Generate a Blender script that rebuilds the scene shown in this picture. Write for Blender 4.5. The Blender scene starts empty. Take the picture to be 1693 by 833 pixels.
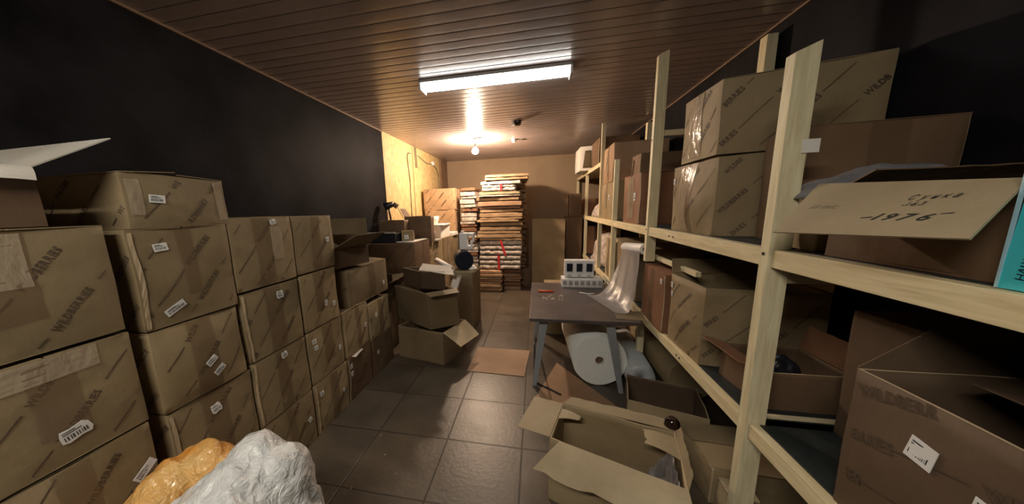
import bpy, bmesh, math, random
from mathutils import Vector, Matrix, noise
# ------------------------------------------------------------------ camera, world, exposure
sc = bpy.context.scene
COL = sc.collection
W_PX = 1693.0
cam = bpy.data.cameras.new('camera'); camo = bpy.data.objects.new('camera', cam); COL.objects.link(camo)
cam.sensor_fit = 'HORIZONTAL'; cam.sensor_width = 36.0
cam.lens = 512.99 / W_PX * 36.0
cam.shift_x = (846.5 - 779.23) / W_PX
cam.shift_y = (436.30 - 416.5) / W_PX
cam.clip_start = 0.02
camo.matrix_world = Matrix(((0.97873618, -0.00642048, 0.2050226, 0), (0.20288803, 0.17744917, -0.96298922, 0),
                            (-0.03019824, 0.98410902, 0.17497857, 1.5), (0, 0, 0, 1)))
sc.camera = camo
w = bpy.data.worlds.new('world'); sc.world = w; w.use_nodes = True
w.node_tree.nodes['Background'].inputs[0].default_value = (0.02, 0.02, 0.025, 1)
w.node_tree.nodes['Background'].inputs[1].default_value = 0.2
vs = sc.view_settings
vs.view_transform = 'Standard'; vs.look = 'None'; vs.gamma = 1.0; vs.use_curve_mapping = False
vs.exposure = 0.85
BULB_E = 950.0      # hanging bulb
TUBE_E = 9.5       # ceiling fitting
REAR_FILL_E = 58.0        # unseen fill fitting, put behind the viewer to light surfaces facing it
R = math.radians

# ------------------------------------------------------------------ materials
def newmat(name):
    m = bpy.data.materials.new(name); m.use_nodes = True
    nt = m.node_tree; b = nt.nodes['Principled BSDF']
    return m, nt, b
def N(nt, t, **kw):
    n = nt.nodes.new(t)
    for k, v in kw.items():
        if k in n.inputs: n.inputs[k].default_value = v
        else: setattr(n, k, v)
    return n
def plain(name, col, rough=0.6, metal=0.0, var=0.12, scale=6.0, bump=0.0, bscale=60, spec=0.5, coat=0, emis=None, stretch=(1, 1, 1)):
    m, nt, b = newmat(name)
    tc = N(nt, 'ShaderNodeTexCoord'); mp = N(nt, 'ShaderNodeMapping'); mp.inputs['Scale'].default_value = stretch
    nt.links.new(tc.outputs['Object'], mp.inputs[0])
    nz = N(nt, 'ShaderNodeTexNoise', Scale=scale, Detail=6.0, Roughness=0.6)
    nt.links.new(mp.outputs[0], nz.inputs['Vector'])
    cr = N(nt, 'ShaderNodeValToRGB')
    cr.color_ramp.elements[0].position = 0.3; cr.color_ramp.elements[1].position = 0.72
    c0 = [max(0, c * (1 - var)) for c in col]; c1 = [min(1, c * (1 + var)) for c in col]
    cr.color_ramp.elements[0].color = (*c0, 1); cr.color_ramp.elements[1].color = (*c1, 1)
    nt.links.new(nz.outputs['Fac'], cr.inputs[0]); nt.links.new(cr.outputs[0], b.inputs['Base Color'])
    b.inputs['Roughness'].default_value = rough; b.inputs['Metallic'].default_value = metal
    b.inputs['Specular IOR Level'].default_value = spec; b.inputs['Coat Weight'].default_value = coat
    if bump:
        n2 = N(nt, 'ShaderNodeTexNoise', Scale=bscale, Detail=4.0); nt.links.new(mp.outputs[0], n2.inputs['Vector'])
        bp = N(nt, 'ShaderNodeBump', Strength=bump, Distance=0.02); nt.links.new(n2.outputs['Fac'], bp.inputs['Height'])
        nt.links.new(bp.outputs[0], b.inputs['Normal'])
    return m
def cardboard(name, col, rough=0.68):
    m, nt, b = newmat(name)
    tc = N(nt, 'ShaderNodeTexCoord'); oi = N(nt, 'ShaderNodeObjectInfo')
    ad = N(nt, 'ShaderNodeVectorMath', operation='ADD'); nt.links.new(tc.outputs['Object'], ad.inputs[0]); nt.links.new(oi.outputs['Random'], ad.inputs[1])
    n1 = N(nt, 'ShaderNodeTexNoise', Scale=2.2, Detail=5.0, Roughness=0.55); nt.links.new(ad.outputs[0], n1.inputs['Vector'])
    mp = N(nt, 'ShaderNodeMapping'); mp.inputs['Scale'].default_value = (1, 1, 0.12); nt.links.new(ad.outputs[0], mp.inputs[0])
    n2 = N(nt, 'ShaderNodeTexNoise', Scale=160.0, Detail=3.0); nt.links.new(mp.outputs[0], n2.inputs['Vector'])
    cr = N(nt, 'ShaderNodeValToRGB'); e = cr.color_ramp.elements
    e[0].position = 0.28; e[0].color = (col[0] * .70, col[1] * .66, col[2] * .60, 1)
    e[1].position = 0.75; e[1].color = (col[0] * 1.12, col[1] * 1.12, col[2] * 1.12, 1)
    nt.links.new(n1.outputs['Fac'], cr.inputs[0])
    hs = N(nt, 'ShaderNodeHueSaturation'); nt.links.new(cr.outputs[0], hs.inputs['Color'])
    mr = N(nt, 'ShaderNodeMapRange'); mr.inputs[3].default_value = 0.82; mr.inputs[4].default_value = 1.12
    nt.links.new(oi.outputs['Random'], mr.inputs[0]); nt.links.new(mr.outputs[0], hs.inputs['Value'])
    mx = N(nt, 'ShaderNodeMixRGB', blend_type='MULTIPLY'); mx.inputs[0].default_value = 0.18
    nt.links.new(hs.outputs[0], mx.inputs[1]); nt.links.new(n2.outputs['Fac'], mx.inputs[2])
    nt.links.new(mx.outputs[0], b.inputs['Base Color']); b.inputs['Roughness'].default_value = rough
    b.inputs['Specular IOR Level'].default_value = 0.35
    n3 = N(nt, 'ShaderNodeTexNoise', Scale=9.0, Detail=4.0); nt.links.new(ad.outputs[0], n3.inputs['Vector'])
    bp = N(nt, 'ShaderNodeBump', Strength=0.25, Distance=0.02); nt.links.new(n3.outputs['Fac'], bp.inputs['Height'])
    nt.links.new(bp.outputs[0], b.inputs['Normal'])
    return m
def emissive(name, col, strength):
    m, nt, b = newmat(name); b.inputs['Base Color'].default_value = (*col, 1)
    b.inputs['Emission Color'].default_value = (*col, 1); b.inputs['Emission Strength'].default_value = strength
    return m
def tapemat(name, col, rough, bump, bscale, alpha=1.0):
    m, nt, b = newmat(name)
    tc = N(nt, 'ShaderNodeTexCoord'); mp = N(nt, 'ShaderNodeMapping'); mp.inputs['Scale'].default_value = (1, 1, .45)
    nt.links.new(tc.outputs['Object'], mp.inputs[0])
    n = N(nt, 'ShaderNodeTexNoise', Scale=bscale, Detail=3.0, Distortion=0.3); nt.links.new(mp.outputs[0], n.inputs['Vector'])
    bp = N(nt, 'ShaderNodeBump', Strength=bump, Distance=0.02); nt.links.new(n.outputs['Fac'], bp.inputs['Height'])
    nt.links.new(bp.outputs[0], b.inputs['Normal'])
    b.inputs['Base Color'].default_value = (*col, 1); b.inputs['Roughness'].default_value = rough
    b.inputs['Alpha'].default_value = alpha
    return m
M = {}
M['card'] = cardboard('cardboard', (0.36, 0.275, 0.160))
M['card_light'] = cardboard('light_cardboard', (0.48, 0.395, 0.26))
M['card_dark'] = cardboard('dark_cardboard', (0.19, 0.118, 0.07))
M['card_mid'] = cardboard('dull_cardboard', (0.245, 0.182, 0.108))
M['card_white'] = cardboard('pale_lined_cardboard', (0.60, 0.57, 0.52))
M['card_deep'] = cardboard('deep_brown_shade_cardboard', (0.125, 0.082, 0.052))  # deep brown; also puts shelf shade into the colour of low boxes
M['card_red'] = cardboard('reddish_cardboard', (0.27, 0.135, 0.075))
M['card_edge'] = cardboard('torn_cardboard_edge', (0.56, 0.44, 0.29), 0.8)
M['ink'] = plain('brown_ink', (0.085, 0.055, 0.034), 0.7, var=.3, scale=40)
M['tape'] = tapemat('brown_packing_tape', (0.21, 0.135, 0.075), 0.25, 0.25, 10.0, 0.42)
M['tape_shiny'] = tapemat('wrinkled_clear_tape', (0.52, 0.42, 0.30), 0.14, 0.5, 26.0, 0.55)
M['label'] = plain('white_label', (0.78, 0.77, 0.76), 0.5, var=.05)
M['barcode'] = plain('label_print', (0.06, 0.06, 0.06), 0.6)
M['dark_wall'] = plain('charcoal_wall_paint', (0.0125, 0.0115, 0.0135), 0.6, var=.65, scale=2.2, bump=.06, bscale=9, spec=.05)
M['black'] = plain('black_plastic', (0.012, 0.013, 0.018), 0.35)
M['navy'] = plain('navy_plastic', (0.006, 0.010, 0.022), 0.3)
M['white_plastic'] = plain('white_plastic', (0.72, 0.71, 0.70), 0.4, var=.05)
M['grey_plastic'] = plain('grey_plastic', (0.33, 0.31, 0.30), 0.45)
M['steel'] = plain('painted_grey_steel', (0.33, 0.35, 0.38), 0.4, metal=.2, var=.1)
M['paper'] = plain('white_paper', (0.80, 0.76, 0.70), 0.7, var=.05)
M['newsprint'] = plain('newsprint', (0.52, 0.45, 0.38), 0.5, var=.4, scale=14, bump=.5, bscale=40)
M['plastic_wrap'] = plain('wrapped_plastic', (0.55, 0.47, 0.42), 0.25, var=.35, scale=18, bump=.8, bscale=30)
M['red'] = plain('red_tape', (0.55, 0.03, 0.03), 0.4)
M['flat_card'] = cardboard('flat_cardboard', (0.47, 0.32, 0.19))
M['flat_card2'] = cardboard('brown_flat_cardboard', (0.42, 0.27, 0.17))
M['teal'] = plain('teal_print', (0.05, 0.52, 0.60), 0.45, var=.08)
M['teal_edge'] = plain('pale_teal_edge', (0.35, 0.55, 0.65), 0.5)
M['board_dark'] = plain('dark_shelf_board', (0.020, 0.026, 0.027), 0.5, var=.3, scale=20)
M['table_top'] = plain('dark_scratched_tabletop', (0.085, 0.068, 0.066), 0.38, var=.35, scale=5, bump=.1, bscale=30)
M['film'] = plain('translucent_film', (0.32, 0.305, 0.31), 0.3, var=.06, bump=.25, bscale=12)
M['ink_marker'] = plain('black_marker', (0.02, 0.02, 0.02), 0.6)
M['ink_pencil'] = plain('faint_pencil', (0.20, 0.17, 0.12), 0.7)
M['plaster'] = plain('beige_plaster', (0.34, 0.245, 0.16), 0.85, var=.10, scale=2.0, bump=.3, bscale=40)
M['brown_trim'] = plain('brown_trim', (0.20, 0.12, 0.07), 0.6)
M['cable'] = plain('grey_cable', (0.17, 0.15, 0.11), 0.5)
M['orange'] = plain('orange_plastic', (0.75, 0.12, 0.03), 0.4)
M['plastic_grey'] = plain('pale_grey_plastic', (0.50, 0.52, 0.54), 0.35, bump=.6, bscale=14)
M['grey_bag'] = plain('grey_plastic_bag', (0.22, 0.22, 0.24), 0.35, bump=.6, bscale=14)
M['debris'] = plain('pale_scrap', (0.62, 0.55, 0.45), 0.7)
M['brown_glass'] = plain('brown_glossy_plastic', (0.018, 0.008, 0.006), 0.12)
# film and bags let some light through
for k, a in (('film', 0.66),):
    M[k].node_tree.nodes['Principled BSDF'].inputs['Alpha'].default_value = a
def bubble():
    m, nt, b = newmat('bubble_wrap')
    tc = N(nt, 'ShaderNodeTexCoord'); v = N(nt, 'ShaderNodeTexVoronoi', Scale=90.0); nt.links.new(tc.outputs['Object'], v.inputs['Vector'])
    bp = N(nt, 'ShaderNodeBump', Strength=0.6, Distance=0.006); nt.links.new(v.outputs['Distance'], bp.inputs['Height'])
    nt.links.new(bp.outputs[0], b.inputs['Normal']); b.inputs['Base Color'].default_value = (0.86, 0.87, 0.84, 1)
    b.inputs['Roughness'].default_value = 0.45; b.inputs['Subsurface Weight'].default_value = 0.0
    return m
M['bubble'] = bubble()
def bagmat(name, c0, c1):
    m, nt, b = newmat(name)
    tc = N(nt, 'ShaderNodeTexCoord')
    n = N(nt, 'ShaderNodeTexNoise', Scale=6.0, Detail=6.0, Distortion=0.8); nt.links.new(tc.outputs['Object'], n.inputs['Vector'])
    cr = N(nt, 'ShaderNodeValToRGB'); cr.color_ramp.elements[0].color = (*c0, 1); cr.color_ramp.elements[1].color = (*c1, 1)
    cr.color_ramp.elements[0].position = .35; cr.color_ramp.elements[1].position = .62
    nt.links.new(n.outputs['Fac'], cr.inputs[0]); nt.links.new(cr.outputs[0], b.inputs['Base Color'])
    b.inputs['Roughness'].default_value = 0.22; b.inputs['Transmission Weight'].default_value = 0.0
    n2 = N(nt, 'ShaderNodeTexVoronoi', Scale=16.0); n3 = N(nt, 'ShaderNodeTexNoise', Scale=22.0, Detail=4.0, Distortion=2.0)
    nt.links.new(tc.outputs['Object'], n3.inputs['Vector']); nt.links.new(n3.outputs['Color'], n2.inputs['Vector'])
    nt.links.new(tc.outputs['Object'], n2.inputs['Vector'])
    mx = N(nt, 'ShaderNodeMath', operation='ADD'); nt.links.new(n2.outputs['Distance'], mx.inputs[0]); nt.links.new(n3.outputs['Fac'], mx.inputs[1])
    bp = N(nt, 'ShaderNodeBump', Strength=0.55, Distance=0.03); nt.links.new(mx.outputs[0], bp.inputs['Height'])
    nt.links.new(bp.outputs[0], b.inputs['Normal'])
    return m
M['bag_white'] = bagmat('white_bag_plastic', (0.62, 0.63, 0.63), (0.80, 0.79, 0.78))
M['bag_orange'] = bagmat('orange_bag_plastic', (0.66, 0.27, 0.04), (0.74, 0.46, 0.17))
def woodmat(name, col):
    m, nt, b = newmat(name)
    tc = N(nt, 'ShaderNodeTexCoord'); mp = N(nt, 'ShaderNodeMapping'); nt.links.new(tc.outputs['Object'], mp.inputs[0])
    n = N(nt, 'ShaderNodeTexNoise', Scale=14.0, Detail=6.0, Distortion=.6); nt.links.new(mp.outputs[0], n.inputs['Vector'])
    cr = N(nt, 'ShaderNodeValToRGB'); cr.color_ramp.elements[0].position = .3; cr.color_ramp.elements[1].position = .7
    cr.color_ramp.elements[0].color = (col[0] * .75, col[1] * .70, col[2] * .6, 1); cr.color_ramp.elements[1].color = (*col, 1)
    nt.links.new(n.outputs['Fac'], cr.inputs[0])
    v = N(nt, 'ShaderNodeTexVoronoi', Scale=2.6); mp2 = N(nt, 'ShaderNodeMapping'); nt.links.new(tc.outputs['Object'], mp2.inputs[0]); nt.links.new(mp2.outputs[0], v.inputs['Vector'])
    k = N(nt, 'ShaderNodeValToRGB'); k.color_ramp.elements[0].position = .03; k.color_ramp.elements[1].position = .06
    k.color_ramp.elements[0].color = (.25, .14, .06, 1); k.color_ramp.elements[1].color = (1, 1, 1, 1)
    nt.links.new(v.outputs['Distance'], k.inputs[0])
    mx = N(nt, 'ShaderNodeMixRGB', blend_type='MULTIPLY'); mx.inputs[0].default_value = .9
    nt.links.new(cr.outputs[0], mx.inputs[1]); nt.links.new(k.outputs[0], mx.inputs[2]); nt.links.new(mx.outputs[0], b.inputs['Base Color'])
    b.inputs['Roughness'].default_value = .6
    return m, mp
M['pine_v'], mp = woodmat('pine_upright', (0.84, 0.76, 0.52)); mp.inputs['Scale'].default_value = (4, 4, .35)
M['pine_h'], mp = woodmat('pine_beam', (0.80, 0.70, 0.46)); mp.inputs['Scale'].default_value = (4, .35, 4)
M['pine_x'], mp = woodmat('pine_crossbar', (0.72, 0.62, 0.42)); mp.inputs['Scale'].default_value = (.35, 4, 4)
def osb():
    m, nt, b = newmat('osb_board')
    tc = N(nt, 'ShaderNodeTexCoord'); mp = N(nt, 'ShaderNodeMapping'); mp.inputs['Scale'].default_value = (1, 1.0, .55); mp.inputs['Rotation'].default_value = (.25, 0, 0)
    nt.links.new(tc.outputs['Object'], mp.inputs[0])
    n0 = N(nt, 'ShaderNodeTexNoise', Scale=4.0, Detail=3.0); nt.links.new(mp.outputs[0], n0.inputs['Vector'])
    ad = N(nt, 'ShaderNodeMixRGB', blend_type='LINEAR_LIGHT'); ad.inputs[0].default_value = .15
    nt.links.new(mp.outputs[0], ad.inputs[1]); nt.links.new(n0.outputs['Color'], ad.inputs[2])
    v = N(nt, 'ShaderNodeTexVoronoi', Scale=22.0); nt.links.new(ad.outputs[0], v.inputs['Vector'])
    cr = N(nt, 'ShaderNodeValToRGB'); e = cr.color_ramp.elements
    e[0].color = (0.45, 0.31, 0.14, 1); e[1].color = (0.66, 0.49, 0.25, 1); x = cr.color_ramp.elements.new(.4); x.color = (.55, .39, .18, 1)
    nt.links.new(v.outputs['Color'], cr.inputs[0]); nt.links.new(cr.outputs[0], b.inputs['Base Color'])
    bp = N(nt, 'ShaderNodeBump', Strength=0.2, Distance=0.01); nt.links.new(v.outputs['Distance'], bp.inputs['Height']); nt.links.new(bp.outputs[0], b.inputs['Normal'])
    b.inputs['Roughness'].default_value = .6
    return m
M['osb'] = osb()
def floormat():
    m, nt, b = newmat('grey_floor_tiles')
    tc = N(nt, 'ShaderNodeTexCoord'); sp = N(nt, 'ShaderNodeSeparateXYZ'); nt.links.new(tc.outputs['Object'], sp.inputs[0])
    def mth(op, a, bv):
        n = N(nt, 'ShaderNodeMath', operation=op)
        for i, q in ((0, a), (1, bv)):
            if hasattr(q, 'default_value') or hasattr(q, 'links'): nt.links.new(q, n.inputs[i])
            else: n.inputs[i].default_value = q
        return n.outputs[0]
    ux = mth('DIVIDE', mth('ADD', sp.outputs[0], 10 * .49 + .57), .49)
    uy = mth('DIVIDE', mth('ADD', sp.outputs[1], 20 * .4525 - 1.745), .4525)
    fx = mth('FRACT', ux, 0); fy = mth('FRACT', uy, 0)
    dx = mth('MULTIPLY', mth('MINIMUM', fx, mth('SUBTRACT', 1, fx)), .49)
    dy = mth('MULTIPLY', mth('MINIMUM', fy, mth('SUBTRACT', 1, fy)), .4525)
    d = mth('MINIMUM', dx, dy)
    mr = N(nt, 'ShaderNodeMapRange'); mr.inputs[1].default_value = .002; mr.inputs[2].default_value = .0055; nt.links.new(d, mr.inputs[0])
    cb = N(nt, 'ShaderNodeCombineXYZ'); nt.links.new(mth('FLOOR', ux, 0), cb.inputs[0]); nt.links.new(mth('FLOOR', uy, 0), cb.inputs[1])
    wn = N(nt, 'ShaderNodeTexWhiteNoise'); nt.links.new(cb.outputs[0], wn.inputs['Vector'])
    n = N(nt, 'ShaderNodeTexNoise', Scale=3.0, Detail=8.0, Roughness=.65); nt.links.new(tc.outputs['Object'], n.inputs['Vector'])
    cr = N(nt, 'ShaderNodeValToRGB'); cr.color_ramp.elements[0].position = .3; cr.color_ramp.elements[1].position = .75
    cr.color_ramp.elements[0].color = (.058, .046, .033, 1); cr.color_ramp.elements[1].color = (.120, .093, .066, 1)
    nt.links.new(n.outputs['Fac'], cr.inputs[0])
    hs = N(nt, 'ShaderNodeHueSaturation'); nt.links.new(cr.outputs[0], hs.inputs['Color'])
    r2 = N(nt, 'ShaderNodeMapRange'); r2.inputs[3].default_value = .88; r2.inputs[4].default_value = 1.12; nt.links.new(wn.outputs['Value'], r2.inputs[0]); nt.links.new(r2.outputs[0], hs.inputs['Value'])
    mx = N(nt, 'ShaderNodeMixRGB'); mx.inputs[1].default_value = (.035, .028, .022, 1); nt.links.new(mr.outputs[0], mx.inputs[0]); nt.links.new(hs.outputs[0], mx.inputs[2])
    nt.links.new(mx.outputs[0], b.inputs['Base Color'])
    rr = N(nt, 'ShaderNodeMapRange'); rr.inputs[3].default_value = .27; rr.inputs[4].default_value = .5; nt.links.new(n.outputs['Fac'], rr.inputs[0]); nt.links.new(rr.outputs[0], b.inputs['Roughness'])
    bp = N(nt, 'ShaderNodeBump', Strength=.5, Distance=.004); nt.links.new(mr.outputs[0], bp.inputs['Height'])
    n4 = N(nt, 'ShaderNodeTexNoise', Scale=40.0, Detail=3.0); nt.links.new(tc.outputs['Object'], n4.inputs['Vector'])
    b2 = N(nt, 'ShaderNodeBump', Strength=.12, Distance=.01); nt.links.new(n4.outputs['Fac'], b2.inputs['Height']); nt.links.new(bp.outputs[0], b2.inputs['Normal'])
    nt.links.new(b2.outputs[0], b.inputs['Normal'])
    return m
M['floor'] = floormat()
M['ceiling'] = plain('brown_ceiling_panel', (0.36, 0.295, 0.28), 0.27, var=.12, scale=2, bump=.06, bscale=20)
M['bulb'] = emissive('glowing_bulb', (1.0, 0.75, 0.53), BULB_E)
M['tube'] = emissive('glowing_tube', (1.0, 0.965, 0.88), TUBE_E)
M['rear_fill'] = emissive('glowing_rear_fill', (1.0, 0.93, 0.80), REAR_FILL_E)

# ------------------------------------------------------------------ helpers
KEEP = set()
def thing(name, label, cat, loc, group=None):
    o = bpy.data.objects.new(name, None); COL.objects.link(o); o.location = loc; o.empty_display_size = .05
    o['label'] = label; o['category'] = cat
    if group: o['group'] = group
    return o
def tag(o, label, cat, group=None):
    o['label'] = label; o['category'] = cat
    if group: o['group'] = group
    return o
def obj(name, bm, mats, parent=None, smooth=False, bevel=0, bevel_mat=None):
    """links the bmesh (given in world coordinates) as ONE mesh object"""
    me = bpy.data.meshes.new(name)
    if id(bm) in KEEP: KEEP.discard(id(bm))
    else: bmesh.ops.recalc_face_normals(bm, faces=bm.faces)
    if parent is not None:
        off = Vector((0, 0, 0)); p = parent
        while p is not None: off += p.location; p = p.parent
        bmesh.ops.translate(bm, verts=bm.verts, vec=-off)
        org = None
    else:
        xs = [v.co.x for v in bm.verts]; ys = [v.co.y for v in bm.verts]; zs = [v.co.z for v in bm.verts]
        org = Vector(((min(xs) + max(xs)) / 2, (min(ys) + max(ys)) / 2, min(zs)))
        bmesh.ops.translate(bm, verts=bm.verts, vec=-org)
    bm.to_mesh(me); bm.free()
    for m in (mats if isinstance(mats, (list, tuple)) else [mats]): me.materials.append(M[m] if isinstance(m, str) else m)
    if smooth:
        for p in me.polygons: p.use_smooth = True
    o = bpy.data.objects.new(name, me); COL.objects.link(o)
    if parent is not None: o.parent = parent
    else: o.location = org
    if bevel:
        md = o.modifiers.new('bevel', 'BEVEL'); md.width = bevel; md.segments = 2; md.limit_method = 'ANGLE'; md.angle_limit = R(50)
        if bevel_mat is not None: md.material = bevel_mat
    return o
def struct(name, bm, mats, **k):
    o = obj(name, bm, mats, **k); o['kind'] = 'structure'; return o
def box(bm, lo, hi, mi=0):
    vs_ = [bm.verts.new((x, y, z)) for x in (lo[0], hi[0]) for y in (lo[1], hi[1]) for z in (lo[2], hi[2])]
    for f in ((0, 1, 3, 2), (4, 6, 7, 5), (0, 4, 5, 1), (2, 3, 7, 6), (0, 2, 6, 4), (1, 5, 7, 3)):
        bm.faces.new([vs_[i] for i in f]).material_index = mi
    return vs_
def obox(bm, c, size, rz=0.0, rx=0.0, ry=0.0, mi=0):
    v = box(bm, [-s / 2 for s in size], [s / 2 for s in size], mi)
    mt = Matrix.Translation(c) @ Matrix.Rotation(rz, 4, 'Z') @ Matrix.Rotation(rx, 4, 'X') @ Matrix.Rotation(ry, 4, 'Y')
    for q in v: q.co = mt @ q.co
    return v
def B(lo, hi):
    bm = bmesh.new(); box(bm, lo, hi); return bm
def prism(bm, quad, z0, z1, mi=0):
    a = [bm.verts.new((x, y, z0)) for x, y in quad]; b = [bm.verts.new((x, y, z1)) for x, y in quad]; n = len(quad)
    bm.faces.new(a[::-1]).material_index = mi; bm.faces.new(b).material_index = mi
    for i in range(n): bm.faces.new((a[i], a[(i + 1) % n], b[(i + 1) % n], b[i])).material_index = mi
def cyl(bm, p0, p1, r0, r1=None, n=20, mi=0, caps=True, bore=0):
    p0 = Vector(p0); p1 = Vector(p1); r1 = r0 if r1 is None else r1; d = (p1 - p0).normalized()
    u = d.orthogonal().normalized(); v = d.cross(u)
    ring = lambda p, r: [bm.verts.new(p + (u * math.cos(2 * math.pi * i / n) + v * math.sin(2 * math.pi * i / n)) * r) for i in range(n)]
    a = ring(p0, r0); b = ring(p1, r1); fs = []
    for i in range(n): f = bm.faces.new((a[i], a[(i + 1) % n], b[(i + 1) % n], b[i])); f.material_index = mi; f.smooth = True
    if bore:
        c = ring(p0, bore); e = ring(p1, bore)
        for i in range(n):
            j = (i + 1) % n
            bm.faces.new((a[i], a[j], c[j], c[i])).material_index = mi; bm.faces.new((b[i], b[j], e[j], e[i])).material_index = mi
            bm.faces.new((c[i], c[j], e[j], e[i])).material_index = mi
    elif caps:
        bm.faces.new(a[::-1]).material_index = mi; bm.faces.new(b).material_index = mi
def tube(bm, pts, r, n=8, mi=0):
    for i in range(len(pts) - 1): cyl(bm, pts[i], pts[i + 1], r, n=n, mi=mi)
def lathe(bm, c, prof, n=24, mi=0):
    rings = []
    for r, z in prof:
        rings.append([bm.verts.new((c[0] + r * math.cos(2 * math.pi * i / n), c[1] + r * math.sin(2 * math.pi * i / n), c[2] + z)) for i in range(n)])
    for a, b in zip(rings, rings[1:]):
        for i in range(n): f = bm.faces.new((a[i], a[(i + 1) % n], b[(i + 1) % n], b[i])); f.material_index = mi; f.smooth = True
    bm.faces.new(rings[0][::-1]).material_index = mi; bm.faces.new(rings[-1]).material_index = mi
# glyphs for printed lettering
_gl = {}
def glyph(ch, shear=0.0, off=0.012):
    k = (ch, shear, off)
    if k not in _gl:
        cu = bpy.data.curves.new('glyph', 'FONT'); cu.body = ch; cu.size = 1.0; cu.offset = off; cu.shear = shear; cu.resolution_u = 2
        o = bpy.data.objects.new('glyph', cu); me = bpy.data.meshes.new_from_object(o)
        vs_ = [(v.co.x, v.co.y) for v in me.vertices]; fs = [tuple(p.vertices) for p in me.polygons]
        x1 = max([v[0] for v in vs_], default=.3); x0 = min([v[0] for v in vs_], default=0)
        _gl[k] = (vs_, fs, x0, x1)
        bpy.data.objects.remove(o); bpy.data.curves.remove(cu); bpy.data.meshes.remove(me)
    return _gl[k]
def write(bm, F, text, x, y, size, ang=0.0, mi=1, wscale=1.0, keep=None, shear=0.0, off=0.012, centre=False):
    """lays text on the surface F(u,v)->point, starting at (x,y) metres on that surface"""
    ca, sa = math.cos(ang), math.sin(ang); tot = 0; gl = []
    for ch in text:
        if ch == ' ': tot += .35; continue
        g = glyph(ch, shear, off); gl.append((g, tot - g[2])); tot += g[3] - g[2] + .07
    sh = -tot / 2 if centre else 0
    for g, dx in gl:
        cx_ = ((g[2] + g[3]) / 2 + dx + sh) * size * wscale; cy_ = .35 * size
        px_, py_ = x + cx_ * ca - cy_ * sa, y + cx_ * sa + cy_ * ca
        if keep and not keep(px_, py_): continue
        vv = []
        for a, b in g[0]:
            a = (a + dx + sh) * size * wscale; b = b * size
            vv.append(bm.verts.new(F(x + a * ca - b * sa, y + a * sa + b * ca)))
        for f in g[1]:
            try: bm.faces.new([vv[i] for i in f]).material_index = mi
            except ValueError: pass

class Side:
    """one vertical side of a carton, seen from outside: s left to right, t bottom to top"""
    def __init__(s, a, b, z0, z1, lean, bulge):
        s.a = Vector(a); s.b = Vector(b); s.z0 = z0; s.z1 = z1; s.lean = Vector(lean); s.bulge = bulge
        d = (s.b - s.a); s.w = d.length; s.h = z1 - z0; s.n = Vector((d.y, -d.x)).normalized()
    def pt(s, S, T, off=0.0):
        p = s.a.lerp(s.b, S) + s.lean * T; b = Vector((p.x, p.y, s.z0 + (s.z1 - s.z0) * T))
        nv = noise.noise_vector(b * 4.5 + Vector((s.z0 * 7, 0, 0))) * .011
        cr = 1 if 0 < S < 1 else .6
        p = p + s.n * (s.bulge * 16 * S * (1 - S) * T * (1 - T) + off)
        return Vector((p.x + nv.x * cr, p.y + nv.y * cr, b.z + (nv.z * .5 if T > .98 else -abs(nv.z) * .0)))
    def F(s, off): return lambda u, v: s.pt(u / s.w, v / s.h, off)
def sides_of(q, z0, z1, lean, bulge, rnd):
    return [Side(q[i], q[(i + 1) % 4], z0, z1, lean, bulge * rnd.uniform(.5, 1.3) * (1 if i in (1, 3) else .3)) for i in range(4)]
def print_side(bm, sd, rnd, ang=47, mi=1, size=.030, gap=.125):
    F = sd.F(.0022); w, h = sd.w, sd.h; mar = .014
    inside = lambda x, y: mar < x < w - mar and mar < y < h - mar
    a = R(ang); ca, sa = math.cos(a), math.sin(a); tl = .17; dl = .17; per = tl + dl + .04
    k0 = rnd.uniform(0, gap)
    k = -10
    for k in range(-8, 9):
        o = k * gap + k0; base = (w / 2 - o * sa, h / 2 + o * ca); ph = (k % 3) * per * .37 + rnd.uniform(0, .03)
        t = -per * 3 + ph
        while t < per * 3:
            x, y = base[0] + t * ca, base[1] + t * sa
            if -.2 < x < w + .1 and -.2 < y < h + .1:
                write(bm, F, 'WILDBERRIES', x, y, size, a, mi, wscale=.80, keep=inside, off=.03)
            t2 = t + tl + .018; n = 5; last = None
            for i in range(n + 1):
                q = t2 + dl * i / n; x, y = base[0] + q * ca - .35 * size * sa, base[1] + q * sa + .35 * size * ca
                if inside(x, y):
                    hw = .0021
                    cur = (bm.verts.new(F(x - hw * sa * -1, y - hw * ca)), bm.verts.new(F(x - hw * sa, y + hw * ca)))
                    if last: bm.faces.new((last[0], cur[0], cur[1], last[1])).material_index = mi
                    last = cur
                else: last = None
            t += per
def strip(bm, sd, s0, s1, t0, t1, off, rnd=None, n=8, mi=0):
    n = max(n, 12); g = [[bm.verts.new(sd.pt(s0 + (s1 - s0) * i / 3, t0 + (t1 - t0) * j / n, off + (rnd.uniform(0, .0022) if rnd else 0))) for i in range(4)] for j in range(n + 1)]
    for j in range(n):
        for i in range(3): bm.faces.new((g[j][i], g[j][i + 1], g[j + 1][i + 1], g[j + 1][i])).material_index = mi
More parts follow.
